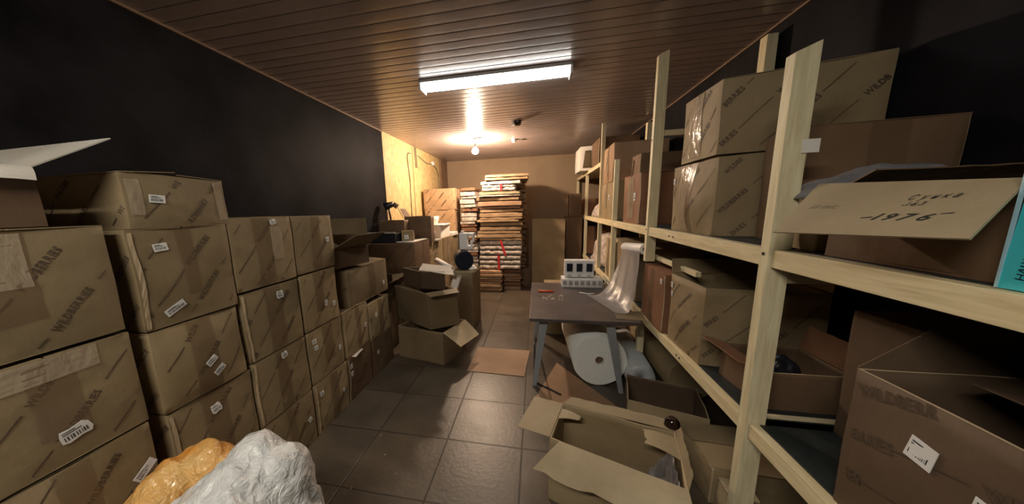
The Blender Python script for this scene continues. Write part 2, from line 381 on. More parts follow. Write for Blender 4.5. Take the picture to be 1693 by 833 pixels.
def add_label(parent, sd, S, T, w, h, ang, rnd, torn=False):
    """a paper label with printed bars, lying on a side at fraction S,T"""
    bm = bmesh.new(); a = R(ang); ca, sa = math.cos(a), math.sin(a); x0, y0 = S * sd.w, T * sd.h
    def P(u, v, off): return sd.pt((x0 + u * ca - v * sa) / sd.w, (y0 + u * sa + v * ca) / sd.h, off)
    if torn:
        pts = [(-.5, -.35), (-.3, -.5), (.1, -.42), (.4, -.5), (.5, -.2), (.44, .3), (.3, .5), (-.1, .42), (-.42, .5), (-.5, .1)]
    else: pts = [(-.5, -.5), (.5, -.5), (.5, .5), (-.5, .5)]
    a_ = [bm.verts.new(P(u * w, v * h, .0048)) for u, v in pts]; b_ = [bm.verts.new(P(u * w, v * h, .0030)) for u, v in pts]
    bm.faces.new(a_); bm.faces.new(b_[::-1])
    for i in range(len(pts)): bm.faces.new((b_[i], b_[(i + 1) % len(pts)], a_[(i + 1) % len(pts)], a_[i]))
    u = -.40
    while u < .36:
        bw = rnd.uniform(.015, .06)
        q = [bm.verts.new(P(uu * w, vv * h, .0052)) for uu, vv in ((u, -.30), (u + bw, -.30), (u + bw, .02), (u, .02))]
        bm.faces.new(q).material_index = 1; u += bw + rnd.uniform(.025, .06)
    for v, l in ((.14, .6), (.27, .42)):
        q = [bm.verts.new(P(uu * w, vv * h, .0052)) for uu, vv in ((-.4, v), (-.4 + l, v), (-.4 + l, v + .07), (-.4, v + .07))]
        bm.faces.new(q).material_index = 1
    KEEP.add(id(bm))
    return obj('label', bm, ['label', 'barcode'], parent)

def carton(label, quad, z0, z1, seed=0, mat='card', bulge=.008, lean=(0, 0), prints=(0, 1), tape=(1,), labels=(), top=True,
           group=None, name='cardboard_box', shiny=None, torn=False, seam='s', cat='box', ang=47, size=.030, ajar=0.0):
    rnd = random.Random(seed); cx_ = sum(p[0] for p in quad) / 4; cy_ = sum(p[1] for p in quad) / 4
    t = thing(name, label, cat, (cx_, cy_, z0), group)
    z1b = z1 - .004 if top else z1
    sd = sides_of(quad, z0, z1b, lean, bulge, rnd); bm = bmesh.new(); nu, nv = 14, 12
    for s in sd:
        # small dents
        g = [[bm.verts.new(s.pt(i / nu, j / nv, (rnd.gauss(0, .0012) if 0 < i < nu and 0 < j < nv else 0))) for i in range(nu + 1)] for j in range(nv + 1)]
        for j in range(nv):
            for i in range(nu): f = bm.faces.new((g[j][i], g[j][i + 1], g[j + 1][i + 1], g[j + 1][i])); f.smooth = True
    for z, T in ((z0, 0), (z1b, 1)):
        p = [s.pt(0, T) for s in sd]
        g = [[bm.verts.new(p[0].lerp(p[1], i / nu).lerp(p[3].lerp(p[2], i / nu), j / nu) + Vector((0, 0, -.006 * math.sin(math.pi * i / nu) * math.sin(math.pi * j / nu) if T else 0))) for i in range(nu + 1)] for j in range(nu + 1)]
        for j in range(nu):
            for i in range(nu): bm.faces.new((g[j][i], g[j][i + 1], g[j + 1][i + 1], g[j + 1][i]) if T else (g[j][i], g[j + 1][i], g[j + 1][i + 1], g[j][i + 1]))
    bmesh.ops.remove_doubles(bm, verts=bm.verts, dist=.0008)
    bmesh.ops.recalc_face_normals(bm, faces=bm.faces)
    for i in prints: print_side(bm, sd[i], random.Random(seed * 7 + i), ang, 1, size)
    KEEP.add(id(bm))
    body = obj('body', bm, [mat, 'ink', 'card_edge'], t, bevel=.005, bevel_mat=2)
    if top:
        # two outer flaps meeting over the middle; seam runs along sides 0/2
        p = [s.pt(0, 1) for s in sd]
        pr = ((p[0], p[1], p[3], p[2]), (p[3], p[2], p[0], p[1])) if seam == 's' else ((p[1], p[2], p[0], p[3]), (p[0], p[3], p[1], p[2]))
        for a, b, c, d in pr:
            bf = bmesh.new(); up = Vector((0, 0, .004)); e = .49; aj = Vector((0, 0, ajar * rnd.uniform(.4, 1.4)))
            q = [a, b, b.lerp(d, e) + aj, a.lerp(c, e) + aj]
            lo = [bf.verts.new(v + Vector((0, 0, .0005))) for v in q]; hi = [bf.verts.new(v + up) for v in q]
            bf.faces.new(lo[::-1]); bf.faces.new(hi)
            for i in range(4): bf.faces.new((lo[i], lo[(i + 1) % 4], hi[(i + 1) % 4], hi[i]))
            obj('flap', bf, [mat], t)
    for i in tape:
        bt = bmesh.new(); hw = rnd.choice((.03, .042, .052)) / sd[i].w; s0 = .5 + rnd.uniform(-.07, .07)
        strip(bt, sd[i], s0 - hw, s0 + hw, rnd.choice((0, .01, .28)), .995, .0030, None)
        obj('packing_tape', bt, ['tape'], t, smooth=True)
    for i in (shiny or ()):
        bt = bmesh.new(); i, s0, s1, t0, t1 = i
        strip(bt, sd[i], s0, s1, t0, t1, .0026, rnd, 14); obj('packing_tape', bt, ['tape_shiny'], t, smooth=True)
    if seed in (5, 10, 12, 15, 16, 18, 22, 23, 25):
        bt = bmesh.new(); strip(bt, sd[1], .004, .045, .02, .98, .0035, rnd, 18); obj('torn_edge', bt, ['card_edge'], t)
    for l in labels:
        if len(l) == 2:        # given in world (y,z) on side 1
            y, z = l; s = sd[1]; S = (y - s.a.y) / (s.b.y - s.a.y); T = (z - z0) / (z1 - z0)
            add_label(t, s, max(.1, min(.9, S)), max(.1, min(.9, T)), .042, .032, rnd.choice((-6, 4, 24, 38)), rnd, False)
        else:
            i, S, T, w_, h_, an = l[:6]; add_label(t, sd[i], S, T, w_, h_, an, rnd, len(l) > 6)
    return t
def rect(x0, x1, y0, y1): return [(x0, y0), (x1, y0), (x1, y1), (x0, y1)]
def rquad(cx_, cy_, w, d, rz):
    c, s = math.cos(R(rz)), math.sin(R(rz))
    return [(cx_ + x * c - y * s, cy_ + x * s + y * c) for x, y in ((-w / 2, -d / 2), (w / 2, -d / 2), (w / 2, d / 2), (-w / 2, d / 2))]
def flap_mesh(a, b, n, L, ang, th=.004, inset=(0.01, 0.01), curl=0.0, torn=0.0, seed=0):
    """hinged board: a->b is the hinge, n the outward direction; ang 0 = level outward, 90 = upright, 180 = folded in"""
    rnd = random.Random(seed); bm = bmesh.new(); nl, nw = 5, 12
    a = Vector(a); b = Vector(b); n = Vector((n[0], n[1], 0)); up = Vector((0, 0, 1)); pos = a.copy(); e = (b - a).normalized()
    rows = []; cur = R(ang); p = Vector((0, 0, 0)); tn = [rnd.uniform(-torn, torn) for _ in range(nw + 1)]
    for j in range(nl + 1):
        f = j / nl
        nn = (up * math.cos(cur) - n * math.sin(cur)) * (th / 2)
        A = a + p + e * inset[0] * f; Bv = b + p - e * inset[1] * f
        d = n * math.cos(cur) + up * math.sin(cur)
        row = [A.lerp(Bv, i / nw) + (d * tn[i] if j == nl else Vector((0, 0, 0))) for i in range(nw + 1)]
        rows.append(([bm.verts.new(q + nn) for q in row], [bm.verts.new(q - nn) for q in row]))
        p += d * (L / nl); cur += R(curl) / nl
    for (t0, u0), (t1, u1) in zip(rows, rows[1:]):
        for i in range(nw):
            bm.faces.new((t0[i], t0[i + 1], t1[i + 1], t1[i])); bm.faces.new((u0[i], u1[i], u1[i + 1], u0[i + 1]))
        bm.faces.new((t0[0], t1[0], u1[0], u0[0])); bm.faces.new((t0[-1], u0[-1], u1[-1], t1[-1]))
    t, u = rows[0]; [bm.faces.new((t[i], u[i], u[i + 1], t[i + 1])) for i in range(nw)]
    t, u = rows[-1]; [bm.faces.new((t[i], t[i + 1], u[i + 1], u[i])) for i in range(nw)]
    return bm
def open_carton(label, quad, z0, z1, flaps, seed=0, mat='card', prints=(), labels=(), th=.006, bulge=.006, group=None, name='open_cardboard_box',
                flap_mat=None, lean=(0, 0), ang=47, size=.030, gap=.125, tape=()):
    """flaps: {side: (angle, length[, curl, inset, torn])}"""
    rnd = random.Random(seed); cx_ = sum(p[0] for p in quad) / 4; cy_ = sum(p[1] for p in quad) / 4
    t = thing(name, label, 'box', (cx_, cy_, z0), group)
    sd = sides_of(quad, z0, z1, lean, bulge, rnd); bm = bmesh.new(); nu, nv = 14, 10
    for s in sd:
        for inner in (0, 1):
            tt = th / s.w * 1.0
            fS = (lambda S: S) if not inner else (lambda S: tt + S * (1 - 2 * tt))
            g = [[bm.verts.new(s.pt(fS(i / nu), j / nv if not inner else max(j / nv, th / s.h), -th * inner)) for i in range(nu + 1)] for j in range(nv + 1)]
            for j in range(nv):
                for i in range(nu):
                    q = (g[j][i], g[j][i + 1], g[j + 1][i + 1], g[j + 1][i]); bm.faces.new(q if not inner else q[::-1]).smooth = True
            if inner: 
                for i in range(nu): bm.faces.new((go[nv][i], go[nv][i + 1], g[nv][i + 1], g[nv][i])).material_index = 2
            else: go = g
    for inner in (0, 1):
        p = [Vector(s.pt(0, 0)) for s in sd]; c = sum(p, Vector()) / 4
        if inner: p = [c + (q - c) * .985 + Vector((0, 0, th)) for q in p]
        f = [bm.verts.new(q) for q in p]; bm.faces.new(f if inner else f[::-1])
    for i in prints: print_side(bm, sd[i], random.Random(seed * 7 + i), ang, 1, size, gap)
    KEEP.add(id(bm))
    obj('body', bm, [mat, 'ink', 'card_edge'], t)
    for k, v in flaps.items():
        an, L = v[0], v[1]; curl = v[2] if len(v) > 2 else 0; ins = v[3] if len(v) > 3 else (.012, .012); tr = v[4] if len(v) > 4 else .002
        s = sd[k % 4]; hr = v[5] if len(v) > 5 else (0, 1); fm = flap_mesh(s.pt(hr[0], 1), s.pt(hr[1], 1), s.n, L, an, curl=curl, inset=ins, torn=tr, seed=seed + k)
        bmesh.ops.translate(fm, verts=fm.verts, vec=(0, 0, .003)); obj('flap', fm, [flap_mat or mat], t)
    for i in tape:
        bt = bmesh.new(); hw = .026 / sd[i].w; strip(bt, sd[i], .5 - hw, .5 + hw, 0, .99, .0016); obj('packing_tape', bt, ['tape'], t, smooth=True)
    for l in labels:
        i, S, T, w_, h_, an = l[:6]; add_label(t, sd[i], S, T, w_, h_, an, rnd, len(l) > 6)
    return t, sd

# ------------------------------------------------------------------ the room
ZC = 2.60; XL = -2.12; XR = 1.50; YB = 7.32; YF = -2.6
bm = B((XL - .1, YF - .1, -.1), (XR + .1, YB + .1, 0)); bmesh.ops.translate(bm, verts=bm.verts, vec=(0, 0, 0))
fl = struct('floor', bm, 'floor')
# keep the tile pattern aligned to the room (object origin at the world origin)
for v in fl.data.vertices: v.co += fl.location
fl.location = (0, 0, 0)
bm = bmesh.new(); y = YF; pitch = .105
while y < YB - .001:
    y1 = min(y + pitch, YB)
    prof = [(y, ZC + .004), (y + .004, ZC + .004), (y + .008, ZC + .0005), (y + .030, ZC), (y1 - .030, ZC), (y1 - .006, ZC + .0008), (y1 - .002, ZC + .004), (y1, ZC + .004)]
    a = [bm.verts.new((XL - .05, p, z)) for p, z in prof]; b = [bm.verts.new((XR + .05, p, z)) for p, z in prof]
    for i in range(len(prof) - 1): bm.faces.new((a[i], b[i], b[i + 1], a[i + 1]))
    y = y1
bmesh.ops.remove_doubles(bm, verts=bm.verts, dist=.0005)
box(bm, (XL - .1, YF - .1, ZC + .02), (XR + .1, YB + .1, ZC + .1))
struct('ceiling', bm, 'ceiling')
wl = struct('wall_left', B((XL - .1, YF, 0), (XL, 4.22, ZC + .02)), 'dark_wall')
struct('wall_left_far', B((XL - .1, 4.22, 0), (XL + .004, YB, ZC + .02)), 'osb')
struct('wall_right', B((XR, YF, 0), (XR + .1, YB, ZC + .02)), 'dark_wall')
struct('wall_back', B((XL - .1, YB, 0), (XR + .1, YB + .1, ZC + .02)), 'plaster')
struct('wall_front', B((XL - .1, YF - .1, 0), (XR + .1, YF, ZC + .02)), 'dark_wall')
struct('trim_1', B((XL + .004, 6.84, 0), (XL + .05, YB, ZC)), 'brown_trim')
struct('trim_2', B((XL + .004, 5.30, 0), (XL + .009, 5.315, ZC)), 'brown_trim')
struct('trim_3', B((XL, YF, ZC - .014), (XL + .014, 4.22, ZC)), 'brown_trim')
struct('trim_4', B((XR - .012, YF, ZC - .012), (XR, YB, ZC)), 'brown_trim')

# ------------------------------------------------------------------ lights
def fitting(name, label, x0, x1, y0, y1, em, grp=None):
    t = thing(name, label, 'ceiling light', ((x0 + x1) / 2, (y0 + y1) / 2, ZC))
    bm = bmesh.new(); box(bm, (x0, y0, ZC - .025), (x1, y1, ZC)); obj('housing', bm, 'grey_plastic', t, bevel=.004)
    bm = bmesh.new(); n = 10; pr = []
    for i in range(n + 1):
        a = math.pi * i / n; pr.append(((y0 + y1) / 2 - math.cos(a) * (y1 - y0 - .02) / 2, ZC - .025 - math.sin(a) * .050))
    A = [bm.verts.new((x0 + .02, p, z)) for p, z in pr]; Bq = [bm.verts.new((x1 - .02, p, z)) for p, z in pr]
    for i in range(n): bm.faces.new((A[i], Bq[i], Bq[i + 1], A[i + 1]))
    bm.faces.new(A); bm.faces.new(Bq[::-1])
    obj('diffuser', bm, em, t)
    for x in (x0, x1 - .02):
        bm = bmesh.new(); box(bm, (x, y0, ZC - .082), (x + .02, y1, ZC - .0)); obj('end_cap', bm, 'white_plastic', t, bevel=.006)
fitting('fluorescent_light', 'long white fluorescent ceiling fitting glowing cool white', -1.00, .27, 2.74, 2.90, 'tube')
fitting('fluorescent_light', 'unseen fill fitting added behind the viewer in the near half of the room', -1.30, -.10, -.85, -.70, 'rear_fill')  # unseen fill, brightens the surfaces turned towards the viewer
t = thing('hanging_bulb', 'bare glowing light bulb hanging on a short cord from the ceiling', 'light bulb', (-.98, 5.10, ZC))
bm = bmesh.new(); box(bm, (-.99, 5.07, ZC - .012), (-.86, 5.11, ZC)); obj('ceiling_plate', bm, 'black', t)
bm = bmesh.new(); tube(bm, [(-.965, 5.10, ZC - .01), (-.965, 5.10, 2.50)], .004); obj('cord', bm, 'black', t)
bm = bmesh.new(); cyl(bm, (-.965, 5.10, 2.505), (-.965, 5.10, 2.455), .016, .020); obj('socket', bm, 'black', t)
bm = bmesh.new(); lathe(bm, (-.965, 5.10, 2.36), [(.008, 0), (.030, .004), (.046, .020), (.052, .042), (.045, .066), (.028, .086), (.018, .098)]); obj('glass_bulb', bm, 'bulb', t)
t = thing('smoke_detector', 'small dark ceiling detector with a white side beyond the fluorescent fitting', 'detector', (-.27, 4.33, ZC))
bm = bmesh.new(); lathe(bm, (-.25, 4.33, ZC - .055), [(.03, 0), (.045, .02), (.05, .045), (.05, .055)]); obj('sensor_head', bm, 'brown_glass', t)
bm = bmesh.new(); box(bm, (-.325, 4.30, ZC - .045), (-.305, 4.36, ZC)); obj('cover', bm, 'white_plastic', t)
t = thing('detector', 'small round white ceiling sensor nearest the back wall', 'detector', (-.37, 5.4, ZC))
bm = bmesh.new(); lathe(bm, (-.37, 5.4, ZC - .05), [(.02, 0), (.038, .01), (.042, .03), (.042, .05)]); obj('sensor_head', bm, 'white_plastic', t)
bm = bmesh.new(); tube(bm, [(-.33, 5.4, ZC - .008), (-.18, 5.4, ZC - .006)], .006); obj('cable', bm, 'cable', t)
# wiring on the osb wall
bm = bmesh.new(); tube(bm, [(XL + .012, 5.10, 1.3), (XL + .012, 5.12, 2.0), (XL + .012, 5.06, 2.38), (XL + .014, 5.10, 2.45), (XL + .014, 5.24, 2.46)], .008)
tag(obj('wall_cable', bm, 'cable'), 'grey cable running up the bright chipboard wall and bending at the top', 'cable')
bm = bmesh.new(); tube(bm, [(XL + .012, 5.42, 2.25), (XL + .012, 5.40, ZC - .005)], .009); tube(bm, [(XL + .012, 5.48, 2.25), (XL + .012, 5.46, ZC - .005)], .009)
tag(obj('cable_duct', bm, 'cable'), 'short pair of vertical cables dropping from the ceiling onto the chipboard wall', 'cable')
bm = bmesh.new(); tube(bm, [(XL + .012, 5.55, 2.47), (XL + .012, 6.0, 2.40), (XL + .012, 6.35, 2.42), (XL + .012, 6.62, 2.36), (XL + .012, 6.72, 2.25), (XL + .012, 6.74, 1.9)], .008)
tag(obj('wall_cable', bm, 'cable'), 'thin cable looping from a junction box to the far corner of the chipboard wall', 'cable')
bm = bmesh.new(); box(bm, (XL + .004, 6.30, 2.40), (XL + .05, 6.40, 2.47))
tag(obj('junction_box', bm, 'white_plastic', bevel=.006), 'small white junction box high on the chipboard wall', 'junction box')

# ------------------------------------------------------------------ wooden shelving, right
X0, X1 = .845, 1.46
sh = thing('wooden_shelving_unit', 'long raw pine shelving unit with loaded dark boards along the right wall', 'shelving', (1.15, 3.0, 0))
def post(x0, x1, y0, y1, z0, z1, slope=0.0, nm='post'):
    bm = bmesh.new(); v = box(bm, (x0, y0, z0), (x1, y1, z1))
    if slope:
        for q in v:
            if q.co.z > z1 - 1e-4 and q.co.x < x0 + 1e-4: q.co.z -= slope
    return obj(nm, bm, 'pine_v', sh, bevel=.002)
post(.84, .912, 1.335, 1.38, 0, 2.01, .03)
post(.84, .908, 2.64, 2.685, 1.05, 2.56, .03)
post(.86, .91, 2.76, 2.80, 0, .55)
post(.85, .90, 3.84, 3.88, 0, 1.99)
post(.85, .90, 4.66, 4.70, 0, 2.57)
post(.85, .90, 5.96, 6.00, 0, 2.06)
post(.85, .90, 7.24, 7.28, 0, 2.06)
post(.84, .912, -.25, -.205, 0, 2.01, .03)
for y, z in ((2.52, 2.53), (1.2, 2.0), (4.72, 2.55), (3.55, 2.0), (6.0, 2.1), (-.2, 2.0)): post(1.42, 1.48, y, y + .07, 0, z)
def beam(x0, x1, ya, yb, z0, z1, nm='beam', m='pine_h'):
    return obj(nm, B((x0, ya, z0), (x1, yb, z1)), m, sh, bevel=.002)
for ya, yb in ((-1.2, -.255), (-.20, 1.33), (1.385, 2.635), (2.69, 3.835), (3.885, 4.655), (4.705, 5.955), (6.005, 7.235)):
    beam(.85, .885, ya, yb, 1.252, 1.318)
    beam(1.40, 1.44 - .025, ya, yb, 1.252, 1.318)
    beam(.85, .885, ya, yb, .545, .607)
    beam(1.40, 1.44 - .025, ya, yb, .545, .607)
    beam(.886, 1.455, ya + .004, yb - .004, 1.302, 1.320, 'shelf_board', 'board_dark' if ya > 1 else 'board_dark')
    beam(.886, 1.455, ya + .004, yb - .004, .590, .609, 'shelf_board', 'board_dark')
beam(.85, .885, 4.705, 7.3, 2.02, 2.075); beam(.886, 1.455, 4.72, 7.3, 2.055, 2.077, 'shelf_board', 'pine_h')
obj('crossbar', B((.912, 2.648, 1.985), (1.42, 2.676, 2.025)), 'pine_x', sh, bevel=.002)
obj('crossbar', B((.912, 1.34, 1.19), (1.42, 1.37, 1.25)), 'pine_x', sh, bevel=.002)
obj('crossbar', B((.912, 1.386, .600), (1.42, 1.402, .6125)), 'pine_x', sh)
bm = bmesh.new(); box(bm, (.92, 2.02, 1.062), (.95, 4.3, 1.092)); obj('rod', bm, 'pine_h', sh, bevel=.002)
bm = bmesh.new()
for (x, y, z) in ((.838, 2.66, 1.96), (.838, 2.66, 1.30), (.848, 2.25, 1.285), (.848, 2.19, 1.285), (.838, 1.36, 1.30), (.848, 2.0, .575), (.848, 1.96, .575)):
    cyl(bm, (x + .004, y, z), (x - .001, y, z), .006, n=10)
obj('screw_heads', bm, 'black', sh)
bm = bmesh.new(); prism(bm, [(.893, 1.3325), (.893, 1.3305), (.942, 1.3285), (.942, 1.3305)], 1.655, 1.70)
tag(obj('paper_tag', bm, 'paper'), 'small white paper tag stuck on the tall pine post', 'paper tag')

# ------------------------------------------------------------------ left stacks (front plane x=-1.45)
FX = -1.45
G1 = 'stacked cardboard boxes along the left wall'
def LB(y0, y1, z0, z1, label, seed, **k):
    dx = k.pop('dx', 0.0)
    return carton(label, rect(FX - .62 + dx, FX + dx, y0, y1), z0, z1, seed=seed, group=G1, **k)
T_ = .001
# column at the very left (nearest)
LB(-.02, .375, 0, .37, 'box on the floor in the nearest column, mostly out of view', 1, top=False)
LB(-.02, .375, .371, .74, 'box second from the floor in the nearest column', 2, top=False)
LB(-.02, .375, .741, 1.10, 'box third from the floor in the nearest column', 3, top=False)
LB(-.02, .375, 1.101, 1.48, 'top box of the nearest column', 4)
# second column
LB(.385, .785, 0, .37, 'bottom cardboard box hidden low behind the white plastic bag', 5, top=False)
LB(.385, .785, .371, .735, 'cardboard box with a slanted barcode label, left of the orange and white bag', 6, top=False, labels=[(1, .90, .53, .075, .034, 35)])
LB(.385, .785, .745, 1.10, 'sagging cardboard box with a shiny taped top and a torn white sticker', 7, bulge=.016, labels=[(1, .55, .26, .07, .05, 12, 1)], shiny=[(1, .10, .78, .80, 1.0)])
LB(.385, .785, 1.112, 1.485, 'large cardboard box carrying the open box at the left edge, shiny tape at its top', 8, shiny=[(1, .36, .56, .55, .97)], bulge=.012)
# third column
LB(.845, 1.21, 0, .35, 'bottom box of the second column, hidden behind the white bag', 9, top=False)
LB(.845, 1.215, .352, .715, 'cardboard box with a crumpled white sticker near its top, behind the white bag', 10, top=False, labels=[(1, .50, .76, .042, .045, 10, 1)])
LB(.84, 1.20, .722, 1.065, 'bulging light box with two white labels side by side low on its front', 11, bulge=.028, labels=[(1, .53, .42, .050, .028, 32), (1, .60, .25, .052, .028, 34)], mat='card')
LB(.84, 1.215, 1.072, 1.462, 'big cardboard box with one label near its top and a slanted label at the bottom', 12, labels=[(1, .26, .82, .050, .030, 4), (1, .27, .17, .075, .030, 28)], bulge=.012)
LB(.86, 1.24, 1.464, 1.668, 'low crumpled box lying on top of the second column with a small white label', 13, labels=[(1, .24, .55, .050, .030, -4)], ajar=.012, bulge=.010, shiny=[(1, .02, .13, .25, .9), (1, .88, .97, .1, .95)], tape=())
# fourth column
LB(1.235, 1.615, 0, .355, 'bottom box with a small label at its right, just behind the white bag', 14, top=False, labels=[(1, .86, .5, .030, .032, 30)])
LB(1.23, 1.615, .362, .730, 'cardboard box with a torn white sticker at its top edge, second from the floor', 15, top=False, labels=[(1, .54, .90, .045, .04, 8, 1)])
LB(1.23, 1.61, .737, 1.110, 'cardboard box with a crumpled round white sticker near the top middle, third from the floor', 16, top=False, labels=[(1, .62, .84, .044, .045, 0, 1)])
LB(1.225, 1.62, 1.120, 1.492, 'topmost box of the third column with a white sticker bent over its top edge', 17, labels=[(1, .66, .93, .045, .03, 10, 1)], mat='card', shiny=[(1, .58, .78, .35, .85)])
# fifth column
LB(1.635, 2.0, 0, .362, 'bottom box with two small white labels, one upper left and one right edge', 18, top=False, labels=[(1, .16, .76, .035, .034, 0), (1, .80, .45, .022, .03, 30)])
LB(1.635, 1.99, .370, .732, 'box with two labels stacked at its upper left and one at the right', 19, top=False, labels=[(1, .16, .80, .034, .030, 0), (1, .18, .67, .030, .030, 0), (1, .86, .38, .026, .034, 0)])
LB(1.635, 1.985, .742, 1.115, 'box with a pair of small labels at its lower right, third from the floor', 20, top=False, labels=[(1, .60, .38, .030, .040, 0), (1, .86, .30, .032, .032, 0)])
LB(1.635, 2.0, 1.125, 1.485, 'topmost box of the fourth column with one tiny label at the right', 21, labels=[(1, .80, .55, .032, .032, 8)])
# sixth column
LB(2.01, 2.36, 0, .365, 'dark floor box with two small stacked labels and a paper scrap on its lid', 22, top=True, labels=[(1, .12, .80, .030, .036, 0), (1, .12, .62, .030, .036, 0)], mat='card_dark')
LB(2.01, 2.36, .372, .735, 'box at the step of the left stack with one label, above the dark floor box', 23, labels=[(1, .85, .48, .030, .036, 0)], ajar=.02)
# seventh column
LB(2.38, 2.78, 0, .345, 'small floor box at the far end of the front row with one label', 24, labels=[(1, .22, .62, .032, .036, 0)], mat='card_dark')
LB(2.37, 2.76, .352, .690, 'box second from floor at the far end of the front row, one label', 25, labels=[(1, .30, .65, .032, .036, 0)])
carton('tilted olive box with a slit lid standing on the last two columns', [(-2.03, 2.16), (-1.46, 2.14), (-1.45, 2.77), (-2.0, 2.78)], .742, 1.045, 26, labels=[(1, .85, .3, .03, .04, 0)], ajar=.03, bulge=.018, group=G1, prints=(0,), seam='t', mat='card_mid')
# open box on the tilted box
open_carton('dark open box with wide flaps and bluish paper inside, on the tilted box', [(-1.98, 2.08), (-1.50, 2.04), (-1.42, 2.42), (-1.98, 2.46)], 1.075, 1.23,
            {1: (22, .30, 0, (-.02, .10)), 3: (84, .10), 2: (86, .22), 0: (175, .12)}, 27, 'card_deep', flap_mat='card_mid')
bm = bmesh.new(); v = [bm.verts.new(p) for p in ((-1.72, 2.14, 1.235), (-1.60, 2.10, 1.255), (-1.52, 2.20, 1.225), (-1.66, 2.26, 1.275))]; bm.faces.new(v); bmesh.ops.solidify(bm, geom=bm.faces[:], thickness=.002)
tag(obj('paper_sheet', bm, 'grey_plastic'), 'bluish paper sheet sticking up inside the dark open box', 'paper')
# open box at top left edge
t, sd = open_carton('open box with spread flaps at the left edge, topmost of the left stack', [(-2.05, .28), (-1.50, .26), (-1.455, .668), (-2.05, .668)], 1.487, 1.655,
            {1: (-20, .06, -60, (.0, .01)), 2: (33, .20, 0, (-.05, -.02), .001), 0: (30, .16), 3: (80, .18)}, 28, 'card_dark', flap_mat='card_white')
def sheetblob(name, label, cat, c, size, mat, seed=0, amp=.02, fr=6, parent=None, group=None):
    bm = bmesh.new(); bmesh.ops.create_icosphere(bm, subdivisions=4, radius=1.0)
    for v in bm.verts:
        p = Vector((v.co.x * size[0], v.co.y * size[1], max(v.co.z, -.0) * size[2] if size[2] > 0 else 0)) + Vector(c)
        d = noise.fractal(p * fr + Vector((seed * 3.1, 0, 0)), 1.0, 2.0, 4) * amp
        rd = 1 - abs(noise.noise(p * fr * 1.7 + Vector((seed, 5, 0)))) * 2
        v.co = p + v.co.normalized() * (d + amp * .6 * max(0, rd)) * (1 if v.co.z > -.02 else .15)
        v.co.z = max(v.co.z, c[2])
    return tag(obj(name, bm, mat, parent, smooth=True), label, cat, group)
sheetblob('plastic_bag', 'crumpled grey plastic inside the open box at the left edge', 'plastic bag', (-1.74, .47, 1.60), (.20, .16, .10), 'grey_bag', 3, .02, 9)
for (y, z, lab) in ((2.13, .3675, 'torn paper scrap on the lid of the dark floor box'),):
    bm = bmesh.new(); v = [bm.verts.new(p) for p in ((FX - .06, y - .07, z), (FX + .035, y - .05, z - .012), (FX + .02, y + .09, z - .006), (FX - .06, y + .08, z + .001))]; bm.faces.new(v); bmesh.ops.solidify(bm, geom=bm.faces[:], thickness=.001)
    tag(obj('paper_scrap', bm, 'paper'), lab, 'paper')

# ------------------------------------------------------------------ far boxes along the chipboard wall
GF = 'boxes along the chipboard wall'
for i, (y0, y1) in enumerate(((3.45, 4.0), (4.02, 4.68), (4.70, 5.28), (5.30, 5.92))):
    carton(['dark bottom box at the near end of the far row', 'bottom box under the second of the far row', 'bottom box under the third of the far row', 'bottom box nearest the paper bundles'][i],
           rect(-2.05, FX, y0, y1), 0, .50, 40 + i, top=False, group=GF)
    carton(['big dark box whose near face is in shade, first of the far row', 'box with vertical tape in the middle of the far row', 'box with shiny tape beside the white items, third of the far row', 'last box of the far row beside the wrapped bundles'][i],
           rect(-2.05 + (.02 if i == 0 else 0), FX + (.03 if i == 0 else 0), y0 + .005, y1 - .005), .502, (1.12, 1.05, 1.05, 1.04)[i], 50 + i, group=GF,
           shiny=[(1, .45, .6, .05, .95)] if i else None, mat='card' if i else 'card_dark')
carton('upper of two stacked tan boxes against the chipboard wall', rect(-2.06, -1.46, 5.60, 6.0), 1.50, 1.88, 60, group=GF, shiny=[(1, .3, .55, .4, 1)], mat='flat_card', tape=())
carton('lower of two stacked tan boxes against the chipboard wall', rect(-2.05, -1.47, 5.60, 6.0), 1.045, 1.497, 61, group=GF, shiny=[(1, .3, .55, .4, 1)], mat='flat_card', tape=(), top=False)
# things standing on the far row
t = thing('shallow_tray', 'dark flat tray with a pale front rim on the shaded box', 'tray', (-1.88, 3.6, 1.125))
q = [(-2.08, 3.46), (-1.66, 3.46), (-1.64, 3.80), (-2.08, 3.82)]
bm = bmesh.new(); prism(bm, q, 1.127, 1.235); obj('body', bm, 'black', t, bevel=.006)
bm = bmesh.new(); prism(bm, [(-2.07, 3.445), (-1.67, 3.445), (-1.65, 3.47), (-2.07, 3.47)], 1.236, 1.252); obj('rim', bm, 'grey_plastic', t, bevel=.004)
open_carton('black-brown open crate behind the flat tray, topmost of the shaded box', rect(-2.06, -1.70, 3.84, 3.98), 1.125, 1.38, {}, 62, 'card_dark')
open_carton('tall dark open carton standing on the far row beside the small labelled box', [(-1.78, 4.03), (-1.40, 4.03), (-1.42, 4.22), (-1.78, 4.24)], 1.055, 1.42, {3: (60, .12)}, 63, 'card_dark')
carton('small carton with a white label in front of the tall dark carton', [(-1.62, 3.56), (-1.49, 3.62), (-1.54, 3.74), (-1.66, 3.68)], 1.125, 1.255, 64, mat='card', labels=[(0, .4, .45, .05, .05, 0)], prints=(), tape=(), name='small_carton')
bm = bmesh.new(); prism(bm, [(-1.68, 3.48), (-1.44, 3.50), (-1.42, 3.92), (-1.48, 3.93)], 1.1255, 1.131)
tag(obj('paper_sheet', bm, 'paper'), 'large white paper sheet lying on the shaded box', 'paper')
t = thing('glass_jar', 'clear ribbed jar with a loop lid beside the dark carton', 'jar', (-1.50, 4.36, 1.055))
